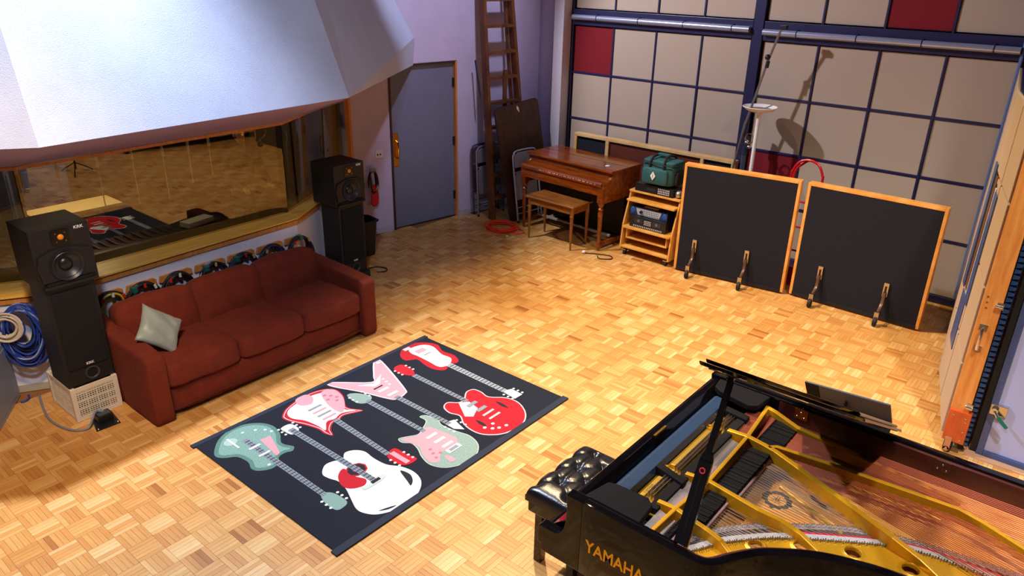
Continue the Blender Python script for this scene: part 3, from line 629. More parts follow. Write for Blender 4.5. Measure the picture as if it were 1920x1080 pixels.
bar_((1.19, .215), .13, .05, CREAM); bar_((1.19, .215), .08, .03, STEEL, 6); dots([(1.07, .33), (1.05, .28), (1.03, .23), (1.09, .25)], .014, '#c07884', 3); motif('jack_motif', [(1.08, .20), (1.11, .17), (1.10, .11), (1.06, .12)], PINK, 3)
motif('body_motif', grow(G['g6'], .010), '#f2d8d8', 0); motif('body_motif', G['g6'], '#cf1626', 1); motif('pickguard_motif', G['g6p'], CREAM, 2, False); neck(G['g6n']); motif('head_motif', G['g6h'], RD, 2)
bar_((1.705, .51), .10, .035, STEEL); bar_((1.705, .41), .10, .035, STEEL); bar_((1.70, .335), .12, .018, CREAM); bar_((1.70, .27), .12, .018, CREAM); motif('slot_motif', [(1.86, .40), (1.87, .33), (1.85, .26), (1.84, .33)], DARK, 3); motif('slot_motif', [(1.56, .34), (1.57, .27), (1.55, .22), (1.54, .28)], DARK, 3)
dots([(1.61, .21), (1.56, .17), (1.53, .22), (1.60, .14), (1.66, .12)], .015, CREAM, 3)
motif('body_motif', G['g7'], '#b81a2a', 0, noisy=.2); motif('body_motif', G['g7i'], CREAM, 1, noisy=.05); neck(G['g7n'], .06, '#a8b0b4'); motif('head_motif', G['g7h'], CREAM, 2, False)
bar_((2.05, 1.45), .10, .06, PINK, 3); bar_((2.05, 1.36), .11, .03, CREAM, 5); bar_((2.05, 1.36), .08, .015, STEEL, 6); bar_((2.03, 1.13), .11, .03, CREAM, 5); bar_((2.04, 1.25), .03, .18, '#c4ccc8', 4); bar_((1.99, 1.56), .07, .04, '#d8dcd8', 4)
for hx, hy, cl in ((.28, .40, CREAM), (.565, 1.29, CREAM), (.862, .40, CREAM), (1.40, .40, '#dfe4e0'), (1.19, 1.25, '#dfe4e0'), (1.715, 1.30, CREAM), (2.04, .37, CREAM)):
    for k in range(3):
        for sx in (-1, 1): dots([(hx+sx*.062, hy+(k-1)*.045)], .011, cl, 4)
# ------------------------------------------------------------------ loudspeakers
SPK = mat('speaker_paint', '#121116', .55, nz=(160, .25), bump=(260, .25)); GRILL = mat('grille_cloth', '#0d0d13', .95, bump=(700, .3))
CONE = mat('speaker_cone', '#23252c', .38, nz=(30, .1)); WHT = mat('white_print', '#e8e8ec', .5)
ORG = mat('orange_dome', '#e08a18', .3, nz=(40, .2))
def holed_y(b, loop, holes, y, th):
    E = []
    for L in [loop]+holes:
        vs = [b.verts.new((x, y, z)) for x, z in L]; E += [b.edges.new((vs[i], vs[(i+1) % len(vs)])) for i in range(len(vs))]
    bmesh.ops.triangle_fill(b, use_beauty=True, use_dissolve=False, edges=E)
    r = bmesh.ops.extrude_face_region(b, geom=b.faces[:]); bmesh.ops.translate(b, verts=[v for v in r['geom'] if isinstance(v, bmesh.types.BMVert)], vec=(0, th, 0))
def monitor(loc, lab):
    t = T('studio_monitor', lab, 'speaker', loc); w = .1925
    b = B(); prism(b, [(-w, .022, 0), (-w, .375, 0), (-w, .375, .43), (-w, .022, .43)], (2*w, 0, 0)); obj('cabinet', b, SPK, t, bevel=.006)
    b = B(); P = [(-w, 0.0), (w, 0.0), (w, .43), (-w, .43)]; holed_y(b, P, [[(.100*math.cos(2*PI*k/28), .155+.100*math.sin(2*PI*k/28)) for k in range(28)]], 0, .022); obj('baffle', b, SPK, t, bevel=.004)
    A = [(-.17, .055), (.17, .055), (.188, .17), (.165, .245)] + [(.13*math.cos(a), .245+.035*math.sin(a)) for a in [PI*k/10 for k in range(1, 10)]] + [(-.165, .245), (-.188, .17)]
    b = B(); holed_y(b, A, [[(.101*math.cos(2*PI*k/28), .155+.101*math.sin(2*PI*k/28)) for k in range(28)]], -.016, .018); obj('woofer_plate', b, SPK, t, bevel=.004)
    Mx = Matrix.Translation((0.0, -.016, .155)) @ Matrix.Rotation(PI/2, 4, 'X')
    b = B(); lathe(b, [(.108, 0), (.112, .006), (.110, .010), (.104, .006), (.098, .001), (.094, -.002), (.088, .002), (.083, -.003), (.048, -.026), (.040, -.028)], 36, mtx=Mx)
    bmesh.ops.delete(b, geom=[f for f in b.faces if len(f.verts) > 4], context='FACES'); wf = obj('woofer', b, CONE, t, smooth=True, angle=60)
    b = B(); lathe(b, [(.046, -.027), (.042, -.018), (.024, -.010), (.001, -.008)], 28, mtx=Mx); obj('dust_cap', b, mat('dust_cap', '#15161a', .35), wf, smooth=True, angle=60)
    b = B(); prism(b, [(x, -.006, z) for x, z in [(-.062, .315), (-.05, .30), (.05, .30), (.062, .315), (.062, .395), (.05, .41), (-.05, .41), (-.062, .395)]], (0, .012, 0)); tw = obj('tweeter_plate', b, mat('gloss_black', '#0b0b0d', .25), t, bevel=.003)
    b = B(); sph(b, (0, -.006, .355), (.021, .012, .021), 18, 10); obj('tweeter_dome', b, ORG, tw, smooth=True)
    b = B()
    for k in range(4):
        a = PI/4+k*PI/2; cyl(b, (.042*math.cos(a), -.009, .355+.042*math.sin(a)), (.042*math.cos(a), -.004, .355+.042*math.sin(a)), .004, n=8)
    obj('screws', b, CHROME, tw)
    b = B(); bx(b, -.15, .15, -.018, -.002, .028, .048); obj('port_slot', b, mat('port_black', '#050506', .9), t)
    b = B(); bx(b, -.175, .175, -.030, 0, .004, .026); obj('port_lip', b, SPK, t, bevel=.006)
    text('brand_badge', 'KRK', .030, WHT, t, (.125, -.0012, .40), (PI/2, 0, 0), .0006, 1.1, .0006)
    return t
def sub(loc, lab, plinth=0):
    t = T('subwoofer', lab, 'speaker', loc); w = .165
    b = B(); bx(b, -w, w, .0, .29, 0, .78); obj('cabinet', b, SPK, t, bevel=.008)
    b = B(); bx(b, -.135, .135, -.012, .002, .14, .745); obj('grille', b, GRILL, t, bevel=.005)
    b = B(); lathe(b, [(.052, 0), (.05, .010), (.042, .009), (.037, .002)], 24, mtx=Matrix.Translation((.015, -.001, .075)) @ Matrix.Rotation(PI/2, 4, 'X'))
    bmesh.ops.delete(b, geom=[f for f in b.faces if len(f.verts) > 4], context='FACES'); pt_ = obj('port', b, mat('port_grey', '#3b3d40', .35), t, smooth=True)
    b = B(); cyl(b, (.015, -.0035, .075), (.015, -.001, .075), .038, n=24); obj('port_hole', b, mat('port_black', '#050506', .9), pt_)
    text('brand_badge', 'KRK', .026, WHT, t, (.01, -.0132, .160), (PI/2, 0, 0), .0006, 1.1, .0006)
    return t
sub((1.7625, 5.456, .277), 'black subwoofer tower standing on the white milk crate'); monitor((1.768, 5.45, 1.059), 'black studio monitor with orange tweeter atop the tower on the milk crate')
sub((4.725, 6.055, .075), 'black subwoofer tower behind the right arm of the sofa'); monitor((4.722, 6.049, .857), 'black studio monitor with orange tweeter near the grey door')
b = B(); bx(b, 4.54, 4.91, 6.03, 6.34, 0, .073); tag(obj('plinth', b, mat('dark_plinth', '#2a211c', .7), bevel=.004), 'low dark plinth under the subwoofer behind the sofa', 'plinth')
# ------------------------------------------------------------------ milk crate
t = T('milk_crate', 'cream plastic milk crate under the left loudspeaker tower', 'crate', (1.595, 5.436, 0))
CRT = mat('crate_plastic', '#e2d8c4', .45, nz=(8, .06)); cw, cdp, ch = .335, .435, .274
for x in (0, cw-.035): 
    for y in (0, cdp-.035): b = B(); bx(b, x, x+.035, y, y+.035, 0, ch); obj('corner_post', b, CRT, t, bevel=.004)

for z0, z1 in ((.236, ch), (0, .035)):
    for q4 in ((.03, cw-.03, .002, .012), (.03, cw-.03, cdp-.012, cdp-.002), (.002, .012, .03, cdp-.03), (cw-.012, cw-.002, .03, cdp-.03)): b = B(); bx(b, *q4, z0, z1); obj('rim', b, CRT, t, bevel=.002)
b = B(); bx(b, .01, cw-.01, .01, cdp-.01, 0, .008); obj('crate_floor', b, CRT, t)
b = B()
for k in range(13):
    z = .042+k*.0155
    if k % 4 == 3: z0, z1 = z-.001, z+.011
    else: z0, z1 = z, z+.0045
    bx(b, .03, cw-.03, .004, .010, z0, z1); bx(b, .004, .010, .03, cdp-.03, z0, z1); bx(b, .03, cw-.03, cdp-.010, cdp-.004, z0, z1); bx(b, cw-.010, cw-.004, .03, cdp-.03, z0, z1)
for i in range(1, 15):
    w = .004 if i % 4 else .009; x = .03+(cw-.06)*i/15; y = .03+(cdp-.06)*i/15
    bx(b, x-w/2, x+w/2, .003, .011, .03, .24); bx(b, x-w/2, x+w/2, cdp-.011, cdp-.003, .03, .24); bx(b, .003, .011, y-w/2, y+w/2, .03, .24); bx(b, cw-.011, cw-.003, y-w/2, y+w/2, .03, .24)
o = obj('lattice', b, CRT, t); o['kind'] = 'stuff'
b = B(); bx(b, .012, .016, .012, cdp-.012, .01, .26); bx(b, .012, cw-.012, .0135, .0155, .01, .26); bx(b, .012, cw-.012, .0135, .0155, .01, .26); obj('liner', b, mat('crate_dark', '#3b3128', .9), t)
# ------------------------------------------------------------------ floor box and its cable
t = T('floor_box', 'black floor socket plate with a raised box in front of the milk crate', 'floor box', (1.745, 5.345, 0), R(0))
b = B(); prism(b, [(-.11, -.13, 0), (.06, -.14, 0), (.085, .075, 0), (-.06, .075, 0)], (0, 0, .006)); obj('plate', b, mat('black_plate', '#15171b', .35), t, bevel=.002)
b = B(); bx(b, -.055, .055, -.05, .045, .006, .055); bxo = obj('socket_box', b, BLK, t, bevel=.006)
b = B(); bx(b, -.042, .042, -.037, .032, .055, .062); bx(b, -.03, .03, -.025, .02, .0621, .0625); obj('box_lid', b, mat('grey_lid', '#4b4e58', .4), bxo, bevel=.002)
for x in (-.09, .05):
    b = B(); sph(b, (x, -.118, .008), .006, 8, 6); obj('screw', b, CHROME, t)
BLUEC = mat('blue_cable', '#1f3f9c', .45); CRM = mat('cream_cable', '#cfc3b0', .5); BLKC = mat('black_cable', '#131318', .45); GRYC = mat('grey_cable', '#7c7f92', .5)
b = B(); pts = smooth_pts([(1.56, 6.05, .008), (1.50, 5.80, .008), (1.475, 5.58, .008), (1.515, 5.38, .008), (1.60, 5.29, .01), (1.665, 5.33, .05), (1.70, 5.35, .085), (1.745, 5.36, .07)], 8)
tube(b, pts, .0085, 8); o = obj('cable', b, GRYC, smooth=True, angle=180); tag(o, 'grey blue cable looping round the milk crate into the floor box', 'cable')
b = B(); cyl(b, (1.725, 5.355, .085), (1.75, 5.36, .062), .013, n=10); obj('plug', b, mat('pale_blue_plug', '#8fb2c8', .4), o)
b = B(); tube(b, smooth_pts([(1.425, 6.04, .009), (1.455, 6.03, .009), (1.49, 6.055, .009), (1.50, 6.09, .02)], 6), .008, 6); tag(obj('cable', b, BLUEC, smooth=True, angle=180), 'short blue cable on the floor below the hanging blue cable bundle', 'cable')
RKA = math.atan2(.13, 2.40)
# ------------------------------------------------------------------ cable rack with hanging coils
t = T('cable_rack', 'row of orange wood boards with hooks on the white wall behind the sofa', 'rack', (1.75, 6.066, .612), RKA)
CX = [.47, .74, 1.055, 1.405, 1.72, 2.04, 2.37]
ends = [.30]+[(a+c)/2 for a, c in zip(CX, CX[1:])]+[2.40]
for i in range(7):
    x0, x1 = ends[i]+.012, ends[i+1]-.012; b = B(); z = -.006*i+.030
    prism(b, [(x0, 0, z-.03), (x1, 0, z-.03), (x1-.0, 0, z+.012), (x1-.025, 0, z+.03), (x0+.015, 0, z+.03)], (0, -.022, 0)); bd = obj('board', b, ORW, t, bevel=.003)
    b = B(); tube(b, [(CX[i], -.02, z), (CX[i], -.075, z-.004), (CX[i], -.088, z+.035)], .006, 6); obj('hook', b, CHROME, bd)
def ringpts(a, c, cz, y, n=28, ph=0, wob=.0, seed=0):
    q = random.Random(seed); p1, p2 = q.random()*6, q.random()*6
    return [(a*math.sin(k/n*2*PI+ph)*(1+wob*math.sin(3*k/n*2*PI+p1)), y+wob*.12*math.sin(2*k/n*2*PI+p2), cz + c*math.cos(k/n*2*PI+ph)*(1+wob*.5*math.sin(2*k/n*2*PI+p2))) for k in range(n)]
COILS = [('black cables with yellow and green wires, behind the sofa nearest the milk crate', [(BLKC, 7), (mat('yellow_cable', '#c9b81c', .5), 2), (mat('green_cable', '#14532f', .5), 1)], [('red_plug', '#c4201c'), ('white_tag', '#d9d7d2'), ('red_plug', '#c4201c')], .16),
         ('black cables with teal strap and large red plug, behind the pillow', [(BLKC, 8), (CRM, 1)], [('teal_strap', '#0f6a5c'), ('red_plug', '#c4201c'), ('white_tag', '#d9d7d2')], .16),
         ('thick black cable with small red plug, third in the row behind the sofa', [(BLKC, 9)], [('red_plug', '#c4201c'), ('white_tag', '#d9d7d2')], .16),
         ('black and light grey cables, in the middle of the row behind the sofa', [(BLKC, 6), (mat('light_grey_cable', '#aaa6ae', .5), 3)], [('teal_strap', '#0f6a5c'), ('brass_plug', '#c9a24a')], .16),
         ('black cables with a bright blue strand in the row behind the sofa', [(BLKC, 6), (mat('bright_blue_cable', '#1e62b8', .45), 3)], [('teal_strap', '#0f6a5c'), ('red_plug', '#c4201c'), ('brass_plug', '#c9a24a')], .155),
         ('dark navy and black cables, last but one in the row behind the sofa', [(BLKC, 6), (mat('navy_cable', '#1c2f66', .45), 3)], [('brass_plug', '#c9a24a')], .16),
         ('black cables with red and green plugs, last in the row behind the sofa', [(BLKC, 9)], [('red_plug', '#c4201c'), ('teal_strap', '#0f6a5c'), ('brass_plug', '#c9a24a')], .16)]
for i, (lab, groups, tags, a) in enumerate(COILS):
    t = T('cable_coil', 'coil of '+lab, 'cable', (1.75+CX[i]*math.cos(RKA)+.055*math.sin(RKA), 6.07+CX[i]*math.sin(RKA)-.058, .612-.006*i+.052), RKA, group='cable coils hung on the rack behind the sofa'); n0 = 0
    for (m, k) in groups:
        b = B()
        for q in range(int(k*1.7)):
            n0 += 1; rr = rnd.uniform(.58, 1.06); cc_ = a*1.22*rr
            tube(b, ringpts(a*rr, cc_, -cc_+.004, -.0+rnd.uniform(-.022, .022), wob=.05, seed=i*50+n0), .0105, 6, True)
        obj('cable_loops', b, m, t, smooth=True, angle=180)
    for q, (nm, col) in enumerate(tags):
        b = B(); an = (-.5+q*.55); x, z = a*.98*math.sin(an), -a*1.22+a*1.22*math.cos(an)
        if 'strap' in nm: bx(b, x-.018, x+.018, -.034, .03, z-.022, z+.022)
        else: cyl(b, (x, -.034, z+.012), (x+.016*math.sin(an), -.036, z-.022), .012, n=10)
        obj(nm, b, mat(nm, col, .45), t, bevel=.003)
b = B(); bx(b, 1.03, 1.42, -.003, 0, .735, .752); o = obj('tape_strip', b, mat('white_paper', '#e9e4e4', .7), loc=(1.75, 6.068, 0), rot=(0, 0, RKA)); tag(o, 'long strip of white tape on the wall under the golden window sill', 'tape')
# blue and cream bundle at the far left
t = T('cable_bundle', 'large bundle of blue cables hanging on the wall left of the left speaker tower', 'cable', (1.60, 6.10, .79), R(-30))
b = B(); tube(b, [(0, .03, -.03), (0, -.10, -.035), (0, -.11, -.01)], .008, 6); obj('hook', b, CHROME, t)
for m, k, nm in ((BLUEC, 26, 'blue_loops'), (mat('pale_blue_cable', '#8f9fc4', .5), 6, 'pale_loops'), (BLKC, 3, 'black_loops')):
    b = B()
    for q in range(k):
        rr = rnd.uniform(.62, 1.12); tube(b, ringpts(.115*rr+.02+rnd.uniform(-.02, .01), .235*rr, -.235*rr-.02, -.06+rnd.uniform(-.055, .035), wob=.10, seed=700+q+k), .008, 6, True)
    obj(nm, b, m, t, smooth=True, angle=180)
t2 = T('cable_coil', 'round coil of cream cable hung in front of the blue cable bundle', 'cable', (1.525, 6.145, .745), R(-30))
b = B()
for q in range(10):
    rr = .065+.0065*(q % 8); pts = [(rr*math.cos(k/24*2*PI), -.115-.009*(q//3)+.004*math.sin(k/24*4*PI+q), -.105+rr*1.05*math.sin(k/24*2*PI)) for k in range(24)]
    tube(b, pts, .0065, 6, True)
obj('cream_loops', b, CRM, t2, smooth=True, angle=180)
b = B()
for q in range(5): tube(b, ringpts(.10+.004*q, .112, -.112, -.095-.008*q, wob=.03, seed=q), .008, 6, True)
obj('blue_loops', b, BLUEC, t2, smooth=True, angle=180)
# pale cabinet in the left foreground
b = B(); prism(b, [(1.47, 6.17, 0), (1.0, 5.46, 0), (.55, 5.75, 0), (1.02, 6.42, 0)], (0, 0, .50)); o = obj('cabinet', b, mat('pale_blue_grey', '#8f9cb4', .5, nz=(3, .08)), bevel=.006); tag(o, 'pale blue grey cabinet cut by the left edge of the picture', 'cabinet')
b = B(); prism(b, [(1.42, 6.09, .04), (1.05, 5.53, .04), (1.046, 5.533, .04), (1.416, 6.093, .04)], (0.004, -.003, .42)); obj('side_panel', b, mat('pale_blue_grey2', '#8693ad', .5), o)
# ------------------------------------------------------------------ bin and hanging cables by the door
t = T('waste_bin', 'black plastic waste bin on the floor left of the grey door', 'bin', (5.27, 6.61, 0), R(-9))
BINM = mat('bin_plastic', '#19171a', .42)
def rr_(w, d, r, z, n=5):
    P = []
    for sx, sy, a0 in ((1, 1, 0), (-1, 1, PI/2), (-1, -1, PI), (1, -1, 1.5*PI)):
        for k in range(n+1):
            a = a0+PI/2*k/n; P.append((sx*(w/2-r)+r*math.cos(a), sy*(d/2-r)+r*math.sin(a), z))
    return P
b = B(); loft(b, [rr_(.27, .20, .04, 0), rr_(.335, .255, .05, .41), rr_(.36, .28, .055, .415), rr_(.36, .28, .055, .43), rr_(.33, .25, .05, .43), rr_(.262, .192, .036, .012)]); obj('bin_body', b, BINM, t, smooth=True)
b = B(); tube(b, [(x, y, z-.004) for x, y, z in rr_(.372, .292, .06, .425)], .006, 6, True); obj('rim', b, BINM, t, smooth=True)
t = T('cable_coil', 'bunch of black and blue cables with a red cloth hanging left of the outlet', 'cable', (5.80, 6.985, .86), DR)
b = B(); tube(b, [(0, .055, -.02), (0, -.05, -.03), (0, -.055, 0)], .007, 6); obj('hook', b, CHROME, t)
for m, k, nm in ((BLKC, 6, 'cable_loops'), (mat('navy_cable', '#1c2f66'), 2, 'blue_loops'), (CRM, 1, 'cream_loop')):
    b = B()
    for q in range(k): tube(b, ringpts(.055*rnd.uniform(.7, 1.15), .14, -.15, -.02+rnd.uniform(-.025, .02), wob=.08, seed=q+k*7), .009, 6, True)
    obj(nm, b, m, t, smooth=True, angle=180)
b = B(); sph(b, (0, -.02, -.005), (.05, .03, .03), 10, 6); obj('grey_tie', b, mat('grey_tie', '#8f9a98', .7), t)
b = B(); cushion(b, (.10, .03, .24), MT(.01, -.015, -.33), p=5, wr=.006); obj('red_cloth', b, mat('red_cloth', '#c01a22', .8), t, smooth=True)
b = B(); tube(b, smooth_pts([(5.02, 6.05, .008), (5.10, 6.0, .008), (5.16, 6.06, .008), (5.12, 6.17, .008), (5.02, 6.2, .008)], 6), .007, 6); tag(obj('cable', b, BLKC, smooth=True, angle=180), 'thin black cable curling on the floor in front of the waste bin', 'cable')
# ------------------------------------------------------------------ ladder, table, folding chairs against the door wall (local x along the wall, room on -y)
LADW = mat('old_ladder_wood', '#7d481f', .6, nz=(4, .3), col2='#452511', stretch=(2, 2, 1)); PAINT = mat('paint_smears', '#8f9a98', .8, nz=(30, .3))
t = T('step_ladder', 'tall worn wooden step ladder leaning against the wall right of the door', 'ladder', DA, DR)
def beam(b, p0, p1, wx, wy):
    p0, p1 = Vector(p0), Vector(p1); X = Vector((wx/2, 0, 0)); Y = Vector((0, wy/2, 0))
    loft(b, [[p-X-Y, p+X-Y, p+X+Y, p-X+Y] for p in (p0, p1)])
zt = 3.1
def lt(z): return -.43+.23*z/2.77
Lx = lambda z: 1.265+.0*z; Rx = lambda z: 1.885-.062*z
for f in (Lx, Rx):
    b = B(); beam(b, (f(0), lt(0), 0), (f(zt), lt(zt), zt), .044, .105); obj('rail', b, LADW, t, bevel=.004)
for k in range(1, 10):
    z = -.02+.31*k; b = B(); bx(b, Lx(z)+.014, Rx(z)-.014, lt(z)-.05, lt(z)+.05, z-.018, z+.018); obj('tread', b, LADW, t, bevel=.003)
for x0, x1 in ((1.33, 1.33), (1.80, 1.64)):
    b = B(); beam(b, (x0, -.355, 0), (x1, -.13, zt), .025, .04); obj('rear_leg', b, LADW, t, bevel=.003)
b = B(); bx(b, 1.23, 1.74, lt(zt)-.07, -.03, zt, zt+.03); obj('top_cap', b, LADW, t, bevel=.004)
b = B(); bx(b, 1.52, 1.575, -.33, -.305, 1.20, 1.93); obj('support_stick', b, LADW, t)
for z0, z1 in ((1.5, 2.05), (.62, 1.05)):
    b = B(); beam(b, (Lx(z0)+.002, lt(z0)-.0485, z0), (Lx(z1)+.002, lt(z1)-.0485, z1), .026, .003); obj('paint_patch', b, PAINT, t, label='pale paint worn onto the left rail')
b = B(); tube(b, [(1.215, -.12, 2.05), (1.235, -.2, 1.6)], .011, 6); obj('spreader_bar', b, mat('dark_steel', '#3c4256', .4, .6), t)
t = T('folding_table', 'brown wood grain folding table on its end leaning in front of the ladder', 'table', DA, DR)
M = Matrix.Translation((1.40, -.67, 0)) @ Euler((-R(7.2), 0, 0)).to_matrix().to_4x4() @ Matrix.Rotation(-R(6), 4, 'Y')
b = B(); w, L, rr0 = .74, 1.50, .05; P = []
for cx, cz, a0 in ((w-rr0, L-rr0, 0), (rr0, L-rr0, PI/2), (rr0, rr0, PI), (w-rr0, rr0, 1.5*PI)):
    for k in range(5): a = a0+PI/2*k/4; P.append((cx+rr0*math.cos(a), 0, cz+rr0*math.sin(a)))
prism(b, [M @ Vector(p) for p in P], M.to_3x3() @ Vector((0, .022, 0))); obj('tabletop', b, woodm('table_walnut', '#2a1610', '#4a2818', .45, .1, sc=(10, 10, 1)), t)
b = B(); tube(b, [M @ (Vector(p)+Vector((0, .011, 0))) for p in P], .012, 8, True); obj('edge_band', b, mat('edge_band', '#23130d', .5), t, smooth=True)
b = B(); bx(b, .1, .64, .024, .05, .1, 1.4, M); obj('folded_legs', b, mat('dark_steel', '#3c4256'), t)
b = B(); prism(b, [M @ Vector(p) for p in ((.36, -.002, 1.44), (.385, -.002, 1.40), (.40, -.002, 1.385), (.395, -.002, 1.45), (.37, -.002, 1.475))], M.to_3x3() @ Vector((0, -.001, 0))); obj('paper_scrap', b, mat('white_paper', '#e9e4e4', .7), t)
def fold_chair(lab, s0, t0, lean, col, zr=0):
    m = mat('chair_'+col.strip('#'), col, .38, .3); t = T('folding_chair', lab, 'chair', (0, 0, 0), group='folding chairs leaning by the door wall')
    t.matrix_world = Matrix.Translation(DA) @ rotz(DR) @ Matrix.Translation((s0, -t0, 0)) @ Euler((-R(lean), 0, R(zr))).to_matrix().to_4x4()
    w = .44; U = [(0.0, 0, .012), (0, 0, .80), (.02, 0, .90), (.08, 0, .945), (w-.08, 0, .945), (w-.02, 0, .90), (w, 0, .80), (w, 0, .012)]
    b = B(); tube(b, smooth_pts(U, 3), .012, 8); obj('front_frame', b, m, t, smooth=True)
    U2 = [(.025, .03, .012), (.025, .03, .62), (.05, .03, .66), (w-.05, .03, .66), (w-.025, .03, .62), (w-.025, .03, .012)]
    b = B(); tube(b, smooth_pts(U2, 3), .011, 8); obj('rear_frame', b, m, t, smooth=True)
    b = B(); prism(b, [(.02, -.008, .73), (w-.02, -.008, .73), (w-.025, -.008, .89), (w-.09, -.008, .925), (.09, -.008, .925), (.025, -.008, .89)], (0, .014, 0)); obj('backrest', b, m, t, bevel=.004)
    b = B(); prism(b, [(.035, .004, .30), (w-.035, .004, .30), (w-.03, .004, .62), (w-.09, .004, .68), (.09, .004, .68), (.03, .004, .62)], (0, .018, 0)); obj('seat', b, m, t, bevel=.004)
    for z in (.12, .2):
        b = B(); cyl(b, (0, 0, z), (w, 0, z), .007, n=6); obj('cross_bar', b, m, t)
    for x in (0, w):
        b = B(); cyl(b, (x, 0, 0), (x, 0, .03), .0145, n=10); obj('foot_cap', b, RUB, t)
    return t
fold_chair('brown grey folding chair nearest the wall behind the ladder', 1.21, .10, 4, '#5a5054'); fold_chair('lavender grey folding chair between the ladder and another folding chair', 1.20, .215, 3.5, '#8d8796')
fold_chair('light grey metal folding chair leaning beside the wooden organ', 1.455, .75, 9, '#b4b8cc', 2)
t = T('extension_cord', 'bright orange extension cord coiled on the floor at the foot of the ladder', 'cord', (7.10, 6.02, 0))
b = B()
for q in range(9):
    a, c_ = rnd.uniform(.13, .20), rnd.uniform(.15, .24); x, y = rnd.uniform(-.03, .03), rnd.uniform(-.03, .03)
    tube(b, [(x+a*math.cos(k/20*2*PI), y+c_*math.sin(k/20*2*PI), .008+.006*q+.004*math.sin(k/20*6*PI+q)) for k in range(20)], .0065, 6, True)
tube(b, smooth_pts([(.10, -.15, .03), (.13, -.24, .01), (.07, -.33, .008), (-.02, -.30, .008), (.0, -.2, .02)], 6), .0065, 6)
obj('cord_loops', b, mat('orange_cord', '#f23a14', .4), t, smooth=True, angle=180)
b = B(); cyl(b, (-.03, -.3, .012), (-.06, -.27, .012), .012, n=8); obj('plug', b, mat('orange_cord', '#f23a14'), t)
b = B(); bx(b, -.022, .022, -.012, .012, 0, .006); tag(obj('paper_scrap', b, mat('white_paper', '#e9e4e4'), loc=(6.93, 5.77, 0), rot=(0, 0, .4), bevel=.002), 'tiny white scrap on the floor in front of the orange cord', 'scrap')
# ------------------------------------------------------------------ spinet organ and its bench
ORGW = woodm('organ_mahogany', '#5a2408', '#96480f', .22, .5, sc=(6, 1, 6)); ORGD = mat('organ_dark', '#1a0f0c', .6)
t = T('spinet_organ', 'reddish brown wooden spinet organ with a closed lid against the far wall', 'organ', (7.23, 4.58, 0), -R(4.3)); OW, OD = 1.33, .74
for y in (.0, OW-.04):
    b = B(); P = [(.02, y, .60), (OD, y, .60), (OD, y, .95), (.17, y, .95), (.17, y, .90), (.145, y, .87), (.10, y, .855), (.02, y, .85)]; prism(b, P, (0, .04, 0)); obj('side_panel', b, ORGW, t, bevel=.004)
b = B(); bx(b, .13, OD+.01, -.015, OW+.015, .95, .975); obj('top', b, ORGW, t, bevel=.006)
b = B(); bx(b, .47, .474, -.016, OW+.016, .9752, .9765); obj('hinge_line', b, ORGD, t)
b = B(); bx(b, .16, .18, .04, OW-.04, .855, .95); obj('upper_fascia', b, ORGW, t, bevel=.003)
b = B(); prism(b, [(.0, .035, .80), (.0, .035, .835), (.02, .035, .852), (.16, .035, .865), (.16, .035, .84), (.03, .035, .80)], (0, OW-.07, 0)); obj('key_lid', b, ORGW, t, bevel=.004)
b = B()
q = random.Random(3)
for k in range(26):
    y = .12+k*.036+q.uniform(-.012, .012); bx(b, -.0012, .004, y, y+q.uniform(.006, .02), .822, .822+q.uniform(.004, .010))
obj('chipped_edge', b, mat('chip_pale', '#e8d6c4', .5), t, label='pale chips along the front lid edge')
b = B(); bx(b, .015, .035, .04, OW-.04, .69, .80); obj('front_rail', b, ORGW, t, bevel=.004)
b = B(); bx(b, .035, .45, .04, OW-.04, .70, .72); obj('key_bed', b, ORGD, t)
b = B(); bx(b, .50, .52, .04, OW-.04, .10, .72); obj('knee_board', b, ORGD, t)
b = B(); bx(b, .69, OD, .0, OW, 0, .62); obj('back_panel', b, ORGD, t)
for y in (.045, OW-.045):
    b = B(); bx(b, .012, .085, y-.04, y+.04, .60, .80); obj('leg_block', b, ORGW, t, bevel=.006)
    b = B(); lathe(b, [(.014, 0), (.016, .03), (.030, .42), (.033, .48), (.022, .50), (.034, .515), (.034, .53), (.022, .545), (.030, .56), (.040, .575), (.040, .60)], 16, o=(.05, y, 0)); obj('leg', b, ORGW, t, smooth=True)
    b = B(); bx(b, .03, .70, y-.018, y+.018, .05, .10); obj('base_stretcher', b, ORGW, t, bevel=.004)
b = B(); bx(b, .30, .33, .08, OW-.08, .11, .135); obj('pedal_rail', b, mat('pale_bar', '#9c9690', .5), t)
for k in range(13):
    b = B(); bx(b, .33, .50, .35+k*.05, .37+k*.05, .09, .115); obj('pedal', b, ORGD, t)
b = B(); sph(b, (.33, .20, .977), (.035, .025, .004), 10, 6); obj('wax_spot', b, mat('white_paper', '#e9e4e4'), t)
BENW = woodm('bench_walnut', '#6b3a16', '#a5682c', .3, .35, sc=(6, 1, 6))
t = T('organ_bench', 'small brown wooden bench with four tapered legs in front of the organ', 'bench', (7.03, 4.85, 0), -R(2))
b = B(); bx(b, -.015, .385, -.015, .735, .535, .558); obj('seat', b, BENW, t, bevel=.01, seg=3)
for x0, x1, y0, y1 in ((.012, .03, .04, .68), (.34, .358, .04, .68), (.03, .34, .012, .03), (.03, .34, .69, .708)):
    b = B(); bx(b, x0, x1, y0, y1, .455, .535); obj('apron', b, BENW, t, bevel=.002)
for x in (.03, .34):
    for y in (.03, .69):
        b = B(); lathe(b, [(.0105, 0), (.012, .02), (.0125, .03), (.024, .40), (.026, .43), (.021, .44), (.026, .45), (.026, .535)], 10, o=(x, y, 0)); obj('leg', b, BENW, t, smooth=True)
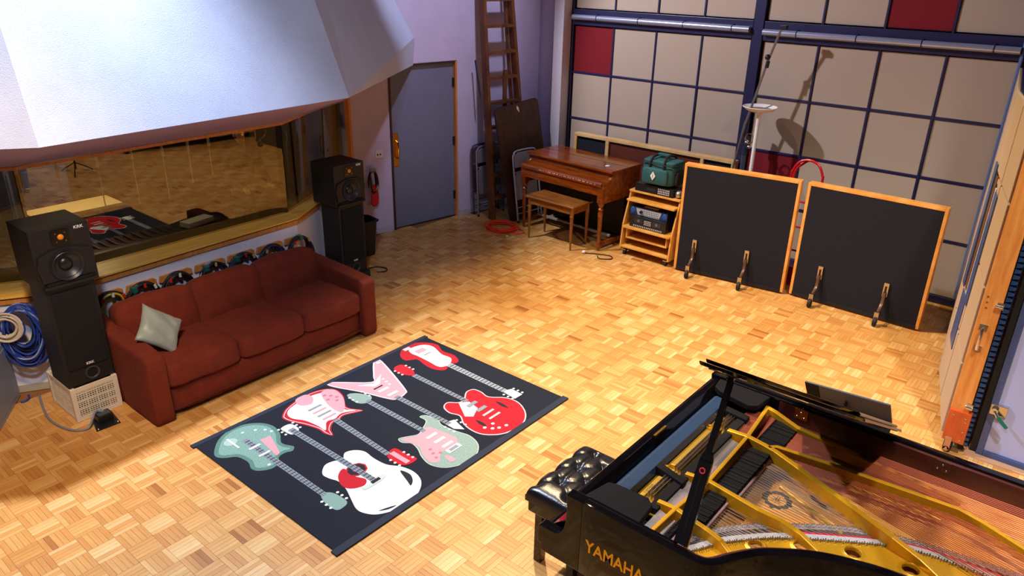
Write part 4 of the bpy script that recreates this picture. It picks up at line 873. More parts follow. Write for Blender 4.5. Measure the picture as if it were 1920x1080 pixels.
b = B(); tube(b, smooth_pts([(7.10, 4.68, .008), (7.17, 4.55, .008), (7.22, 4.40, .008), (7.14, 4.34, .008), (7.06, 4.45, .008), (7.12, 4.52, .008)], 6), .006, 6); o = obj('cable', b, BLKC, smooth=True, angle=180); tag(o, 'thin black cable with a white plug at the right front organ leg', 'cable')
b = B(); sph(b, (7.095, 4.70, .018), (.03, .022, .018), 10, 6); obj('plug', b, mat('white_paper', '#e9e4e4'), o)
# ------------------------------------------------------------------ equipment cart
CARTW = woodm('cart_pine', '#c88a34', '#e6b25a', .4, .2, sc=(2, 2, 2))
CL = (7.36, 4.045, 0); t = T('equipment_cart', 'honey pine equipment cart on casters beside the organ', 'cart', CL, -R(1))
for y in (.315, -.335):
    b = B(); prism(b, [(.0, y, .07), (.46, y, .07), (.46, y, .755), (.15, y, .755), (.03, y, .38)], (0, .02, 0)); obj('side_panel', b, CARTW, t, bevel=.004)
for x0, z in ((.13, .757), (.07, .665), (.015, .345), (.02, .10)):
    b = B(); bx(b, x0-(.02 if z < .7 else 0), .46, -.335 if z > .7 else -.315, .335 if z > .7 else .315, z, z+.022); obj('shelf', b, CARTW, t, bevel=.003)
b = B()
for x0, x1, y0, y1, z0, z1 in ((.03, .42, -.26, .26, .215, .232), (.03, .42, -.275, -.26, .215, .345), (.03, .42, .26, .275, .215, .345)): bx(b, x0, x1, y0, y1, z0, z1)
obj('drawer_tray', b, CARTW, t, bevel=.002)
b = B(); bx(b, .45, .465, -.315, .315, .12, .75); obj('back_panel', b, ORGD, t)
for x in (.05, .40):
    for y in (-.28, .28):
        b = B(); bx(b, x-.03, x+.03, y-.025, y+.025, .058, .07); c_ = obj('caster', b, CHROME, t)
        b = B(); cyl(b, (x, y-.014, .030), (x, y+.014, .030), .030, n=14); cyl(b, (x, y-.018, .03), (x, y+.018, .03), .008, n=8); bx(b, x-.012, x+.012, y-.02, y-.016, .02, .06); bx(b, x-.012, x+.012, y+.016, y+.02, .02, .06); obj('wheel', b, RUB, c_, smooth=True)
DKBOX = mat('rack_black', '#15161b', .4)
def cart_pt(x, y, z): return tuple(Vector(CL) + rotz(-R(1)) @ Vector((x, y, z)))
def rack(name, lab, x, y, z, w, h, col, faceparts):
    t = T(name, lab, 'audio unit', cart_pt(x, y, z), -R(1)); b = B(); bx(b, 0, .26, -w/2, w/2, 0, h); obj('case', b, DKBOX, t, bevel=.003)
    b = B(); bx(b, -.008, 0, -w/2-.01, w/2+.01, 0, h); obj('front_panel', b, mat('front_'+col.strip('#'), col, .4), t, bevel=.003); faceparts(t, w, h); return t
def f_blue(t, w, h):
    b = B(); prism(b, [(-.011, -w*.30, .010), (-.011, w*.30, .010), (-.011, w*.36, h-.012), (-.011, -w*.36, h-.012)], (.003, 0, 0)); obj('silver_panel', b, mat('silver_panel', '#b7c3d4', .35, .3), t)
    for sy in (-1, 1):
        b = B(); sph(b, (-.006, sy*w*.45, h/2), (.012, w*.075, h*.42), 14, 8); obj('blue_end', b, mat('blue_end', '#1f4a9a', .4), t, smooth=True)
    b = B(); cyl(b, (-.03, w*.20, h*.5), (-.01, w*.20, h*.5), .018, n=14); obj('dial', b, BLK, t)
    b = B()
    for i in range(11):
        for j in range(3): bx(b, -.014, -.010, -w*.28+i*.022, -w*.28+i*.022+.010, .018+j*.022, .028+j*.022)
    o = obj('keypad', b, mat('key_grey', '#59606e', .5), t); o['kind'] = 'stuff'
def f_deck(t, w, h):
    for sy in (-1, 1):
        b = B(); bx(b, -.011, -.006, sy*w*.26-.055, sy*w*.26+.055, h*.42, h*.85); obj('tape_window', b, mat('smoke_window', '#2b2e36', .15), t)
        b = B(); cyl(b, (-.013, sy*w*.26, h*.63), (-.010, sy*w*.26, h*.63), .018, n=12); obj('reel', b, mat('key_grey', '#59606e'), t)
    b = B()
    for i in range(16): bx(b, -.012, -.007, -w*.42+i*w*.053, -w*.42+i*w*.053+.012, .012, .03)
    for i in range(6):
        for j in range(3): bx(b, -.012, -.007, -.045+i*.016, -.035+i*.016, h*.40+j*.02, h*.40+j*.02+.011)
    o = obj('buttons', b, mat('silver_keys', '#b3b5bd', .4), t); o['kind'] = 'stuff'
def f_dat(t, w, h):
    b = B(); bx(b, -.010, -.006, -.02, .10, h*.35, h*.7); obj('display', b, mat('smoke_window', '#2b2e36'), t)
    b = B()
    for i in range(7):
        for j in range(3): bx(b, -.011, -.007, -w*.42+i*.022, -w*.42+i*.022+.014, .016+j*.024, .032+j*.024)
    o = obj('buttons', b, mat('silver_keys', '#b3b5bd'), t); o['kind'] = 'stuff'
rack('tape_deck', 'black double cassette deck on the middle shelf of the pine cart', .06, .01, .367, .46, .135, '#191a20', f_deck)
rack('effects_unit', 'blue and silver rack unit on top of the black cassette deck', .10, .03, .502, .47, .10, '#20345e', f_blue)
rack('rack_recorder', 'black rack unit under the green bag on the pine cart', .15, .02, .779, .48, .095, '#14151a', f_dat)
b = B(); bx(b, .0, .05, -.09, .09, 0, .004); tag(obj('label_strip', b, mat('white_paper', '#e9e4e4'), loc=cart_pt(.13, .03, .6025), rot=(0, 0, -R(1))), 'white strip of paper lying on the blue and silver rack unit', 'paper')
b = B(); sph(b, (0, 0, .045), (.05, .04, .045), 14, 10); o = obj('foil_ball', b, mat('crumpled_foil', '#c2c4cc', .25, .9, bump=(60, .9)), loc=cart_pt(.20, -.275, .779)); tag(o, 'crumpled silver foil lump at the right end of the pine cart top', 'foil')
BAG = mat('teal_nylon', '#1d5557', .7, nz=(12, .12), bump=(300, .25)); BAGB = mat('black_webbing', '#15171b', .8)
t = T('shoulder_bag', 'teal green soft equipment bag with black straps standing on the black rack unit', 'bag', cart_pt(.275, .0, .890), -R(1))
b = B(); cushion(b, (.27, .40, .26), MT(0, 0, .13), p=8, puff=(.012, .012, .008), wr=.006, seed=5); obj('bag_body', b, BAG, t, smooth=True, angle=180)
b = B(); cushion(b, (.06, .33, .19), MT(-.145, .015, .105), p=6, puff=(.01, 0, 0), wr=.005, seed=8); pk = obj('front_pocket', b, BAG, t, smooth=True, angle=180)
b = B(); prism(b, [(-.192, .02, .165), (-.192, -.012, .115), (-.192, .02, .065), (-.192, .052, .115)], (.012, 0, 0)); obj('diamond_logo', b, WHT, pk)
b = B(); prism(b, [(-.1935, .02, .15), (-.1935, .014, .115), (-.1935, .02, .08), (-.1935, .026, .115)], (.002, 0, 0)); obj('logo_mark', b, mat('logo_grey', '#7d8f92', .6), pk)
b = B(); cushion(b, (.275, .41, .05), MT(0, 0, .255), p=7, puff=(0, 0, .012), wr=.005, seed=9); obj('lid_flap', b, BAG, t, smooth=True, angle=180)
for y in (-.09, .09):
    b = B(); tube(b, smooth_pts([(-.145, y, .12), (-.15, y, .25), (-.10, y*.9, .31), (0, y*.8, .325), (.10, y*.9, .31), (.145, y, .25)], 5), .014, 6); obj('strap', b, BAGB, t, smooth=True)
b = B(); bx(b, -.03, .03, -.075, .075, .315, .345); obj('grip_wrap', b, BAG, t, bevel=.01)
b = B(); tube(b, smooth_pts([(-.142, .20, .245), (-.142, -.20, .245), (.142, -.20, .245)], 4), .006, 6); obj('zip', b, BAGB, t)
b = B(); cushion(b, (.18, .05, .17), MT(0, -.22, .10), p=5, puff=(0, .012, 0), wr=.005, seed=12); obj('end_pocket', b, BAGB, t, smooth=True, angle=180)
# ------------------------------------------------------------------ low framed baffle behind the organ
t = T('low_baffle', 'long low pine framed baffle with black cloth standing behind the organ', 'baffle', (8.27, 3.46, 0), 0); BFW = woodm('baffle_pine', '#c99a5e', '#e8c48c', .45, .1, sc=(2, 1, 2))
b = B(); bx(b, 0, .10, 0, 2.29, 1.09, 1.13); obj('top_rail', b, BFW, t, bevel=.006)
b = B(); bx(b, 0, .10, 0, 2.29, 0, .06); obj('bottom_rail', b, BFW, t, bevel=.004)
for y0, y1 in ((0, .045), (.40, .44), (1.74, 1.79), (2.245, 2.29)):
    b = B(); bx(b, .002, .098, y0, y1, .06, 1.09); obj('upright', b, BFW, t, bevel=.004)
for y0, y1, m, lab in ((.045, .40, BLACKF, None), (.44, 1.74, mat('red_brown_ply', '#5e2a1c', .5, nz=(3, .2)), 'red brown wooden centre panel'), (1.79, 2.245, BLACKF, None)):
    b = B(); bx(b, .035, .07, y0, y1, .06, 1.09); obj('panel', b, m, t, label=lab)
# ------------------------------------------------------------------ two rolling gobos
def gobo(lab, p0, p1, H, ys):
    d = Vector((p1[0]-p0[0], p1[1]-p0[1])); L = d.length; t = T('gobo', lab, 'gobo', (p0[0], p0[1], 0), math.atan2(d.y, d.x), group='black rolling gobos'); D = .095; f = .03
    for nm, a in (('side_board', (0, f, 0, D, .02, H)), ('side_board', (L-f, L, 0, D, .02, H)), ('top_board', (f, L-f, 0, D, H-f, H)), ('bottom_board', (f, L-f, 0, D, .02, .05))):
        b = B(); bx(b, *a); obj(nm, b, PINE, t, bevel=.004)
    b = B(); bx(b, f, L-f, .003, D-.003, .03, H-f); obj('cloth_panel', b, BLACKF, t, bevel=.004)
    b = B(); bx(b, f, L-f, -.004, .004, .018, .054); obj('kick_strip', b, RUB, t)
    STL = mat('brown_steel', '#8a6a58', .35, .8)
    for x in ys:
        b = B(); bx(b, x-.024, x+.024, -.014, .003, .265, .41); br = obj('bracket', b, CHROME, t, bevel=.003)
        b = B(); bx(b, x-.010, x+.010, -.0155, -.012, .295, .375); obj('slot', b, BLK, br)
        b = B(); tube(b, [(x, -.02, .31), (x, -.035, .20), (x, -.07, .16), (x, -.13, .13)], .018, 8); lg = obj('caster_leg', b, STL, t, smooth=True)
        b = B(); bx(b, x-.022, x+.022, -.158, -.112, .07, .145); obj('caster_plate', b, CHROME, lg, bevel=.003)
        b = B(); cyl(b, (x-.014, -.16, .045), (x+.014, -.16, .045), .045, n=18); w_ = obj('wheel', b, RUB, t, smooth=True)
        b = B()
        for sx in (-1, 1): prism(b, [(x+sx*.019, -.175, .035), (x+sx*.019, -.145, .035), (x+sx*.019, -.12, .10), (x+sx*.019, -.15, .10)], (.003*sx, 0, 0))
        cyl(b, (x-.024, -.16, .045), (x+.024, -.16, .045), .008, n=8); obj('fork', b, CHROME, w_)
gobo('black cloth gobo in a pine frame on casters, beside the pine cart', (7.367, 3.642), (7.52, 2.423), 1.24, (.215, .80))
gobo('black cloth gobo in a pine frame on casters, farther from the pine cart', (7.553, 2.366), (7.536, 1.088), 1.235, (.28, .92))
# ------------------------------------------------------------------ behind the gobos
t = T('floor_lamp', 'white torchiere floor lamp with a bowl shade behind the gobos', 'lamp', (8.1, 3.195, 0)); LW_ = mat('white_enamel', '#f0eeee', .3)
b = B(); lathe(b, [(.14, 0), (.145, .012), (.12, .03), (.02, .04)], 24); obj('base', b, LW_, t, smooth=True)
b = B(); cyl(b, (0, 0, .03), (0, 0, 1.72), .021, n=14); cyl(b, (0, 0, 1.135), (0, 0, 1.145), .0225, n=14); obj('pole', b, LW_, t, smooth=True)
b = B(); lathe(b, [(.02, 1.715), (.03, 1.73), (.035, 1.745), (.10, 1.76), (.15, 1.78), (.186, 1.812), (.182, 1.816), (.14, 1.789), (.09, 1.772), (.04, 1.762)], 32); obj('lamp_shade', b, mat('white_glass', '#f6f2f2', .25), t, smooth=True)
b = B(); lathe(b, [(.0, 1.768), (.10, 1.774), (.13, 1.786), (.128, 1.789), (.09, 1.779), (.0, 1.774)], 24); obj('reflector', b, CHROME, t, smooth=True)
t = T('boom_stand', 'tall studio microphone boom stand with a blue clamp behind the gobos', 'boom stand', (8.18, 3.33, 0))
STD = mat('stand_steel', '#8d8790', .35, .7)
b = B(); lathe(b, [(.11, 0), (.11, .03), (.05, .05), (.03, .08)], 20); obj('base', b, BLK, t, smooth=True)
b = B(); cyl(b, (0, 0, .06), (0, 0, 1.30), .028, n=14); obj('column', b, mat('blue_grey_steel', '#5f6f8c', .3, .7), t, smooth=True)
b = B(); cyl(b, (0, 0, 1.25), (0, 0, 1.46), .034, n=14); cyl(b, (-.01, .04, 1.46), (-.012, .02, 1.62), .03, n=12); cl_ = obj('clamp_sleeve', b, mat('blue_black_sleeve', '#22324f', .4), t, smooth=True)
b = B(); tube(b, [(-.05, .11, .85), (-.055, .085, 1.12), (-.045, .02, 1.60), (-.06, -.14, 2.30), (-.09, -.245, 2.64)], .013, 10); bm_ = obj('boom_pole', b, STD, t, smooth=True)
b = B(); sph(b, (-.075, -.135, 2.33), .03, 12, 8); cyl(b, (-.06, -.133, 2.22), (-.06, -.14, 2.29), .021, n=10); obj('joint_knob', b, BLK, bm_, smooth=True)
b = B(); bx(b, -.11, -.06, -.30, -.23, 2.615, 2.66); obj('mic_clip', b, BLK, bm_, bevel=.006)
b = B(); tube(b, [(-.07+.0*k, -.06+.05*math.cos(k/12*2*PI), 1.45+.055*math.sin(k/12*2*PI)) for k in range(12)], .007, 6, True); cyl(b, (-.07, -.06, 1.42), (-.04, .0, 1.44), .008, n=8); obj('crank_wheel', b, CHROME, cl_)
b = B(); sph(b, (-.08, -.07, 1.36), .02, 10, 8); sph(b, (-.06, -.03, 1.40), .022, 10, 8); obj('clamp_knob', b, CHROME, cl_, smooth=True)
t = T('hand_truck', 'red tubular hand truck whose loop handle shows between the gobos', 'hand truck', (7.98, 2.53, 0)); RDM = mat('red_enamel', '#c2101e', .3)
b = B(); U = [(0, -.165, .12), (0, -.165, 1.10), (0, -.155, 1.22), (0, -.10, 1.32), (0, 0, 1.355), (0, .10, 1.32), (0, .155, 1.22), (0, .165, 1.10), (0, .165, .12)]; tube(b, smooth_pts(U, 4), .014, 10); obj('frame', b, RDM, t, smooth=True)
b = B(); tube(b, smooth_pts([(.05, .165, .95), (.06, .15, 1.2), (.03, .06, 1.31), (0, 0, 1.355)], 5), .012, 8); obj('handle_brace', b, RDM, t, smooth=True)
for z in (.35, .62, .90):
    b = B(); cyl(b, (0, -.165, z), (0, .165, z), .011, n=8); obj('cross_bar', b, RDM, t)
b = B(); bx(b, -.16, .02, -.18, .18, 0, .012); obj('toe_plate', b, RDM, t, bevel=.003)
b = B(); bx(b, -.01, .01, -.165, .165, .005, .16); obj('foot_plate', b, RDM, t)
for y in (-.21, .21):
    b = B(); cyl(b, (.10, y-.02, .11), (.10, y+.02, .11), .11, n=20); obj('wheel', b, RUB, t, smooth=True)
b = B(); cyl(b, (.10, -.2, .11), (.10, .2, .11), .01, n=8); bx(b, .0, .10, -.17, -.155, .09, .13); bx(b, .0, .10, .155, .17, .09, .13); obj('axle', b, CHROME, t)
# ------------------------------------------------------------------ rolling partition at the right
t = T('rolling_partition', 'tall rolling acoustic partition with an orange wood end board and beige panels', 'partition', (0, 0, 0)); PH = 2.42
def seg(b, p0, p1, th, z0, z1): slab(b, p0, p1, -th, z0, z1)
A0, A1, A2 = (5.60, .475), (6.66, .715), (8.38, .93)
for q0, q1, nn in ((A0, A1, 2), (A1, A2, 3)):
    v0, v1 = Vector(q0), Vector(q1); b = B(); seg(b, v0-(v0-v1)*.012, v1+(v0-v1)*.012, .10, .09, PH); obj('leaf', b, NAVY, t, bevel=.004)
    n = Vector((-(v1-v0).y, (v1-v0).x)).normalized()
    for i in range(nn):
        for k in range(4):
            a = v0+(v1-v0)*((i+.03)/nn)+n*.0; c_ = v0+(v1-v0)*((i+.97)/nn)
            b = B(); slab(b, a-n*.002, c_-n*.002, .022, .11+k*.58, .11+k*.58+.565); obj('panel', b, mat('partition_beige', '#ac967e', .9, nz=(200, .06), bump=(500, .25)), t, bevel=.006)
v = Vector(A1); b = B(); slab(b, v-Vector((.02, .015)), v+Vector((.03, .0)), -.06, .10, PH); obj('joint_post', b, NAVY, t, bevel=.004)
va, vd = Vector(A0), Vector(A1)-Vector(A0); un = vd.normalized(); nn_ = Vector((-un.y, un.x))
for nm, u0, u1, z0, z1, pr, m in (('recess_frame', .92, 1.05, .92, 1.90, .016, BLUEF), ('recess_gap', .84, .92, .95, 1.86, .010, RUB), ('recess_strip', .76, .84, .95, 1.84, .012, mat('brown_strip', '#6b4020', .5)), ('recess_gap', .70, .76, .95, 1.80, .010, RUB), ('recess_strip', .66, .70, .95, 1.78, .014, mat('white_strip', '#c9c7cc', .5)), ('recess_frame', .50, .66, .92, 1.76, .016, BLUEF), ('recess_frame', .62, .90, .50, .92, .014, BLUEF)):
    b = B(); a_, c_ = va+un*u0, va+un*u1; slab(b, a_, c_, pr+.014, z0, z1); obj(nm, b, m, t, bevel=.003)
b = B(); bx(b, 5.565, 5.60, .357, .478, .345, PH); eb = obj('end_board', b, ORW, t, bevel=.003)
b = B(); bx(b, 5.53, 5.62, .335, .475, .10, .348); bl = obj('foot_block', b, mat('red_orange_wood', '#b8491a', .25, nz=(5, .2), coat=.5, stretch=(1, 6, 1)), t, bevel=.004)
for y, z in ((.365, .33), (.44, .335), (.36, .30), (.36, .22), (.365, .15), (.45, .14)):
    b = B(); sph(b, (5.529, y, z-.02), (.003, .007, .007), 8, 6); obj('screw', b, CHROME, bl)
b = B(); cyl(b, (5.575, .405, .052), (5.575, .455, .052), .052, n=22); cw_ = obj('wheel', b, RUB, t, smooth=True)
b = B(); bx(b, 5.515, 5.53, .41, .45, .035, .13); cyl(b, (5.515, .43, .04), (5.53, .43, .04), .02, n=14); cyl(b, (5.508, .43, .045), (5.575, .43, .045), .009, n=8); obj('fork', b, mat('fork_brown', '#b98d70', .35, .6), cw_)
b = B(); tube(b, [(5.563, .425, .84), (5.535, .425, .845), (5.53, .425, .86), (5.53, .425, .98), (5.535, .425, .995), (5.563, .425, 1.0)], .011, 8); bx(b, 5.558, 5.566, .40, .45, .82, .86); bx(b, 5.558, 5.566, .40, .45, .98, 1.02); obj('pull_handle', b, CHROME, eb, smooth=True)
for z in (.375, 1.155):
    b = B(); bx(b, 5.545, 5.567, .345, .385, z, z+.045); cyl(b, (5.55, .35, z+.02), (5.55, .39, z+.02), .014, n=10); obj('catch', b, CHROME, eb, bevel=.002)
for y, z in ((.45, 1.22), (.447, 1.18), (.444, 1.14), (.43, .39)):
    b = B(); cyl(b, (5.562, y, z), (5.566, y, z), .007, n=8); obj('bolt_hole', b, CHROME, eb)
b = B(); bx(b, 5.60, 5.64, .315, .358, .06, PH); obj('rubber_seal', b, RUB, t)
b = B()
for k in range(58):
    z = .07+k*.0405; prism(b, [(5.60, .35, z), (5.60, .318, z+.008), (5.60, .312, z+.017), (5.60, .318, z+.026), (5.60, .35, z+.032)], (-.018, 0, 0))
o = obj('seal_teeth', b, mat('blue_rubber', '#1e3f6e', .35), t); o['kind'] = 'stuff'
# ------------------------------------------------------------------ grand piano (shapes in room coordinates, origin under its treble front corner)
PO = Vector((2.29, 1.68, 0)); GP = T('grand_piano', 'black lacquered grand piano with raised lid in the right foreground', 'piano', PO)
EB = mat('ebony_lacquer', '#08070a', .06, spec=.5); EBM = mat('ebony_satin', '#0a080b', .75, nz=(120, .3), spec=.15); MAH = woodm('mahogany_veneer', '#2e0c0c', '#4a1714', .45, .1, sc=(1, .35, 8))
GOLD = mat('gold_iron', '#cf981c', .34, .45, nz=(50, .06)); SPRUCE = woodm('spruce_board', '#c88236', '#e8ac5e', .3, .15, sc=(9, 1.4, 1)); FELTR = mat('red_felt', '#c31c38', .9); FELTW = mat('pink_felt', '#d6b4c0', .9)
STEELS = mat('string_steel', '#6f6660', .4, .8); COPP = mat('string_copper', '#743018', .5, .6); MAPLE = woodm('bridge_maple', '#7d6a62', '#a8968c', .5, sc=(9, 9, 9)); DAMP = mat('damper_black', '#0d0a0c', .8, spec=.2)
def po(name, b, m, parent=None, **kw):
    pr = parent or GP; off = PO.copy()
    for v in b.verts: v.co -= off
    return obj(name, b, m, pr, **kw)
OUT = [(2.29, 1.44), (2.29, 1.2), (2.29, .98), (2.292, .90), (2.308, .845), (2.345, .808), (2.406, .771), (2.475, .724), (2.525, .680), (2.613, .564), (2.664, .47), (2.70, .37), (2.725, .28), (2.755, .1), (2.80, -.15), (2.89, -.4), (3.05, -.6), (3.3, -.71), (3.57, -.70), (3.74, -.6), (3.80, -.4), (3.80, .2), (3.80, .9), (3.80, 1.44)]
OUTS = [Vector((p.x, p.y)) for p in smooth_pts([(x, y, 0) for x, y in OUT], 3)]
def inset(P, d):
    o = []
    for i, p in enumerate(P):
        e = (P[min(i+1, len(P)-1)]-P[max(i-1, 0)]).normalized(); o.append(p + Vector((-e.y, e.x))*d*1)
    return o
if inset(OUTS, .1)[0].x < 2.29: inset_s = -1
else: inset_s = 1
IN = lambda d: inset(OUTS, d*inset_s)
def wallstrip(b, Po, Pi, z0, z1): loft(b, [[(o.x, o.y, z0), (o.x, o.y, z1), (i.x, i.y, z1), (i.x, i.y, z0)] for o, i in zip(Po, Pi)])
b = B(); wallstrip(b, OUTS, IN(.042), .60, 1.0); po('case_rim', b, EB, smooth=True, bevel=.004)
b = B(); Pa = [p for p in zip(IN(.0425), IN(.062)) if p[0].y < 1.17]; wallstrip(b, [p[0] for p in Pa], [p[1] for p in Pa], .62, .985); po('inner_rim', b, MAH, smooth=True)
for y in (.985, .28, -.3):
    b = B(); bx(b, 3.732, 3.739, y-.035, y+.035, .925, .985); h = po('hinge_plate', b, BRASS if y > .9 else mat('bronze_plate', '#4b2a20', .4, .5), bevel=.001)
    b = B()
    for dy, dz in ((-.02, -.015), (.02, -.015), (0, .012)): sph(b, (3.731, y+dy, .955+dz), .005, 8, 6)
    po('screws', b, CHROME, h)
for x0 in (2.29, 3.745):                                             # cheeks with the stepped front profile
    P = [(1.53, 1.0), (1.524, .93), (1.526, .85), (1.534, .80), (1.552, .765), (1.58, .748), (1.674, .745), (1.681, .738), (1.681, .645), (1.664, .64), (1.664, .60), (1.50, .60), (1.44, .60), (1.44, 1.0)]
    b = B(); prism(b, [(x0, y, z) for y, z in P], (.055, 0, 0)); po('cheek', b, EB, bevel=.004)
b = B(); bx(b, 2.345, 3.745, 1.63, 1.675, .60, .70); po('key_slip', b, EB, bevel=.004)
b = B(); bx(b, 2.34, 3.75, 1.1, 1.66, .60, .64); po('key_bed', b, EBM)
b = B(); prism(b, [(2.346, y, z) for y, z in [(1.64, .70), (1.635, .735), (1.56, .80), (1.535, .93), (1.525, .972), (1.505, .985), (1.48, .98), (1.455, .95), (1.445, .90), (1.445, .72)]], (1.398, 0, 0)); po('fallboard', b, EB, bevel=.004)
b = B(); bx(b, 2.98, 3.10, 1.466, 1.478, .972, .986); po('fall_latch', b, BRASS)
b = B(); prism(b, [(2.505, y, z) for y, z in [(1.43, .90), (1.43, .955), (1.415, .962), (1.355, .955), (1.35, .90)]], (1.09, 0, 0)); po('stretcher_rail', b, mat('rail_blue_reflection', '#1f344c', .35, nz=(30, .1)), bevel=.003)  # blue reflection tinted into the rail's own colour
def desk_arm(P):
    b = B(); prism(b, [(x, y, .958) for x, y in P], (0, 0, .034)); po('desk_arm', b, EBM, bevel=.006)
desk_arm([(2.35, 1.47), (2.50, 1.44), (2.515, 1.40), (2.525, 1.24), (2.49, 1.20), (2.35, 1.185)]); desk_arm([(3.738, 1.47), (3.64, 1.455), (3.605, 1.41), (3.57, 1.22), (3.60, 1.18), (3.738, 1.165)])
for x in (2.333, 3.74):
    b = B(); bx(b, x, x+.017, 1.0, 1.438, .80, .995); po('side_ledge', b, EB)
# iron plate
def holed(name, loop, holes, z, th, m):
    b = B(); E = []
    for L in [loop]+holes:
        vs = [b.verts.new((x, y, z)) for x, y in L]; E += [b.edges.new((vs[i], vs[(i+1) % len(vs)])) for i in range(len(vs))]
    bmesh.ops.triangle_fill(b, use_beauty=True, use_dissolve=False, edges=E)
    r = bmesh.ops.extrude_face_region(b, geom=b.faces[:]); bmesh.ops.translate(b, verts=[v for v in r['geom'] if isinstance(v, bmesh.types.BMVert)], vec=(0, 0, -th)); return po(name, b, m)
HITCH = [(2.36, 1.03), (2.453, .964), (2.538, .915), (2.61, .865), (2.741, .745), (2.82, .648), (2.888, .555), (2.975, .428), (3.047, .31), (3.09, .18), (3.11, 0), (3.13, -.2), (3.2, -.4)]
RIMI = [p for p in IN(.055) if p.y < 1.03 and p.x < 3.2]
HC = [(2.655, .772), (2.785, .622), (2.892, .440), (2.95, .225), (2.985, .0)]
cir = lambda c, r, n=18: [(c[0]+r*math.cos(2*PI*k/n), c[1]+r*math.sin(2*PI*k/n)) for k in range(n)]
holed('plate_flange', [(p.x, p.y) for p in RIMI] + HITCH[::-1], [cir(c, .034) for c in HC], .90, .014, GOLD)
for c in HC:
    b = B(); lathe(b, [(.034, -.012), (.034, .004), (.037, .007), (.041, .004), (.05, .0005)], 24, o=(c[0], c[1], .90))
    bmesh.ops.delete(b, geom=[f for f in b.faces if len(f.verts) > 4], context='FACES'); po('hole_collar', b, GOLD, smooth=True, angle=80)
b = B(); prism(b, [(p.x, p.y, .825) for p in IN(.05) if p.y < 1.15], (0, 0, .012)); bmesh.ops.triangulate(b, faces=[f for f in b.faces if len(f.verts) > 4]); po('soundboard', b, SPRUCE)
def strut(pts, w, name='plate_strut'):
    P = [Vector(p[:3]) for p in pts]; rings = []
    for i, p in enumerate(P):
        e = (P[min(i+1, len(P)-1)]-P[max(i-1, 0)]); e.z = 0; e.normalize(); n = Vector((-e.y, e.x, 0))*w/2; h = pts[i][3]
        rings.append([p-n-Vector((0, 0, h)), p+n-Vector((0, 0, h)), p+n, p-n])
    b = B(); loft(b, rings); return po(name, b, GOLD, bevel=.004, seg=2)
strut([(2.352, 1.142, .955, .07), (2.60, 1.130, .958, .07), (2.86, 1.106, .96, .07), (3.10, 1.112, .96, .07), (3.34, 1.120, .96, .07)], .020, 'capo_bar'); strut([(3.34, 1.12, .96, .07), (3.50, 1.135, .96, .06), (3.69, 1.155, .96, .06)], .022, 'capo_bar')
strut([(2.58, 1.22, .955, .06), (2.585, 1.13, .957, .07), (2.572, 1.07, .956, .075), (2.552, .96, .955, .075), (2.536, .888, .950, .06), (2.515, .82, .92, .03), (2.50, .79, .905, .01)], .026)
strut([(2.85, 1.22, .955, .06), (2.862, 1.105, .96, .07), (2.842, .98, .96, .08), (2.82, .84, .96, .08), (2.825, .74, .955, .075), (2.815, .64, .94, .05), (2.78, .52, .91, .015)], .026)
strut([(3.34, 1.23, .95, .06), (3.335, 1.12, .962, .07), (3.318, 1.02, .962, .08), (3.30, .95, .962, .08), (3.17, .64, .962, .085), (3.035, .325, .96, .08), (3.0, .20, .94, .05), (2.955, .07, .905, .015)], .030)
strut([(3.31, 1.0, .962, .05), (3.345, .965, .962, .07), (3.38, .70, .962, .075), (3.435, .15, .958, .075), (3.42, .05, .95, .07), (3.33, -.2, .94, .06), (3.25, -.5, .92, .03)], .026)
strut([(3.68, 1.16, .96, .06), (3.66, 1.10, .962, .09), (3.605, .95, .950, .085), (3.61, .53, .914, .055), (3.63, .158, .870, .02)], .028)
for p0, p1 in (((2.99, .52), (3.13, .86)), ((3.385, .20), (3.35, .86)), ((2.80, .66), (2.835, .98))):    # ledges cast along the struts
    b = B(); d = Vector((p1[0]-p0[0], p1[1]-p0[1])).normalized(); n = Vector((-d.y, d.x)); a0, a1 = Vector(p0)-n*.010, Vector(p1)-n*.010
    cyl(b, (a0.x, a0.y, .885), (a1.x, a1.y, .885), .009, n=8); po('strut_ledge', b, GOLD, smooth=True)
b = B(); bx(b, 2.52, 3.60, 1.17, 1.345, .885, .905); po('pin_field', b, GOLD)
b = B(); q = random.Random(5)
for i in range(96):
    for j in range(3):
        x = 2.55+i*.0104; 
        if min(abs(x-k) for k in (2.585, 2.85, 3.34)) > .018: cyl(b, (x+.003*j, 1.256+j*.017, .905), (x+.003*j, 1.258+j*.017, .945), .0032, n=5)
o = po('tuning_pins', b, mat('pin_steel', '#a8a6b4', .25, 1)); o['kind'] = 'stuff'
b = B(); bx(b, 2.535, 3.55, 1.198, 1.243, .905, .940); po('black_rail', b, DAMP, bevel=.003)
b = B(); bx(b, 2.535, 2.78, 1.300, 1.325, .905, .925); bx(b, 2.90, 3.30, 1.300, 1.325, .905, .925); bx(b, 3.38, 3.46, 1.300, 1.325, .905, .925); po('maker_strip', b, mat('pale_gold', '#e0b850', .3, .8), bevel=.003)
for x in (2.545, 2.87, 3.345, 3.50):
    b = B(); lathe(b, [(.016, 0), (.016, .008), (.008, .012), (.008, .022)], 12, o=(x, 1.335, .905)); po('plate_bolt', b, GOLD, smooth=True)
b = B(); prism(b, [(2.80, 1.36, .905), (2.845, 1.36, .905), (2.80, 1.19, .905), (2.76, 1.19, .905)], (0, 0, .05)); po('desk_bracket', b, EBM, bevel=.006)
b = B(); prism(b, [(3.50, 1.36, .905), (3.55, 1.36, .905), (3.53, 1.19, .905), (3.48, 1.19, .905)], (0, 0, .05)); po('desk_bracket', b, EBM, bevel=.006)
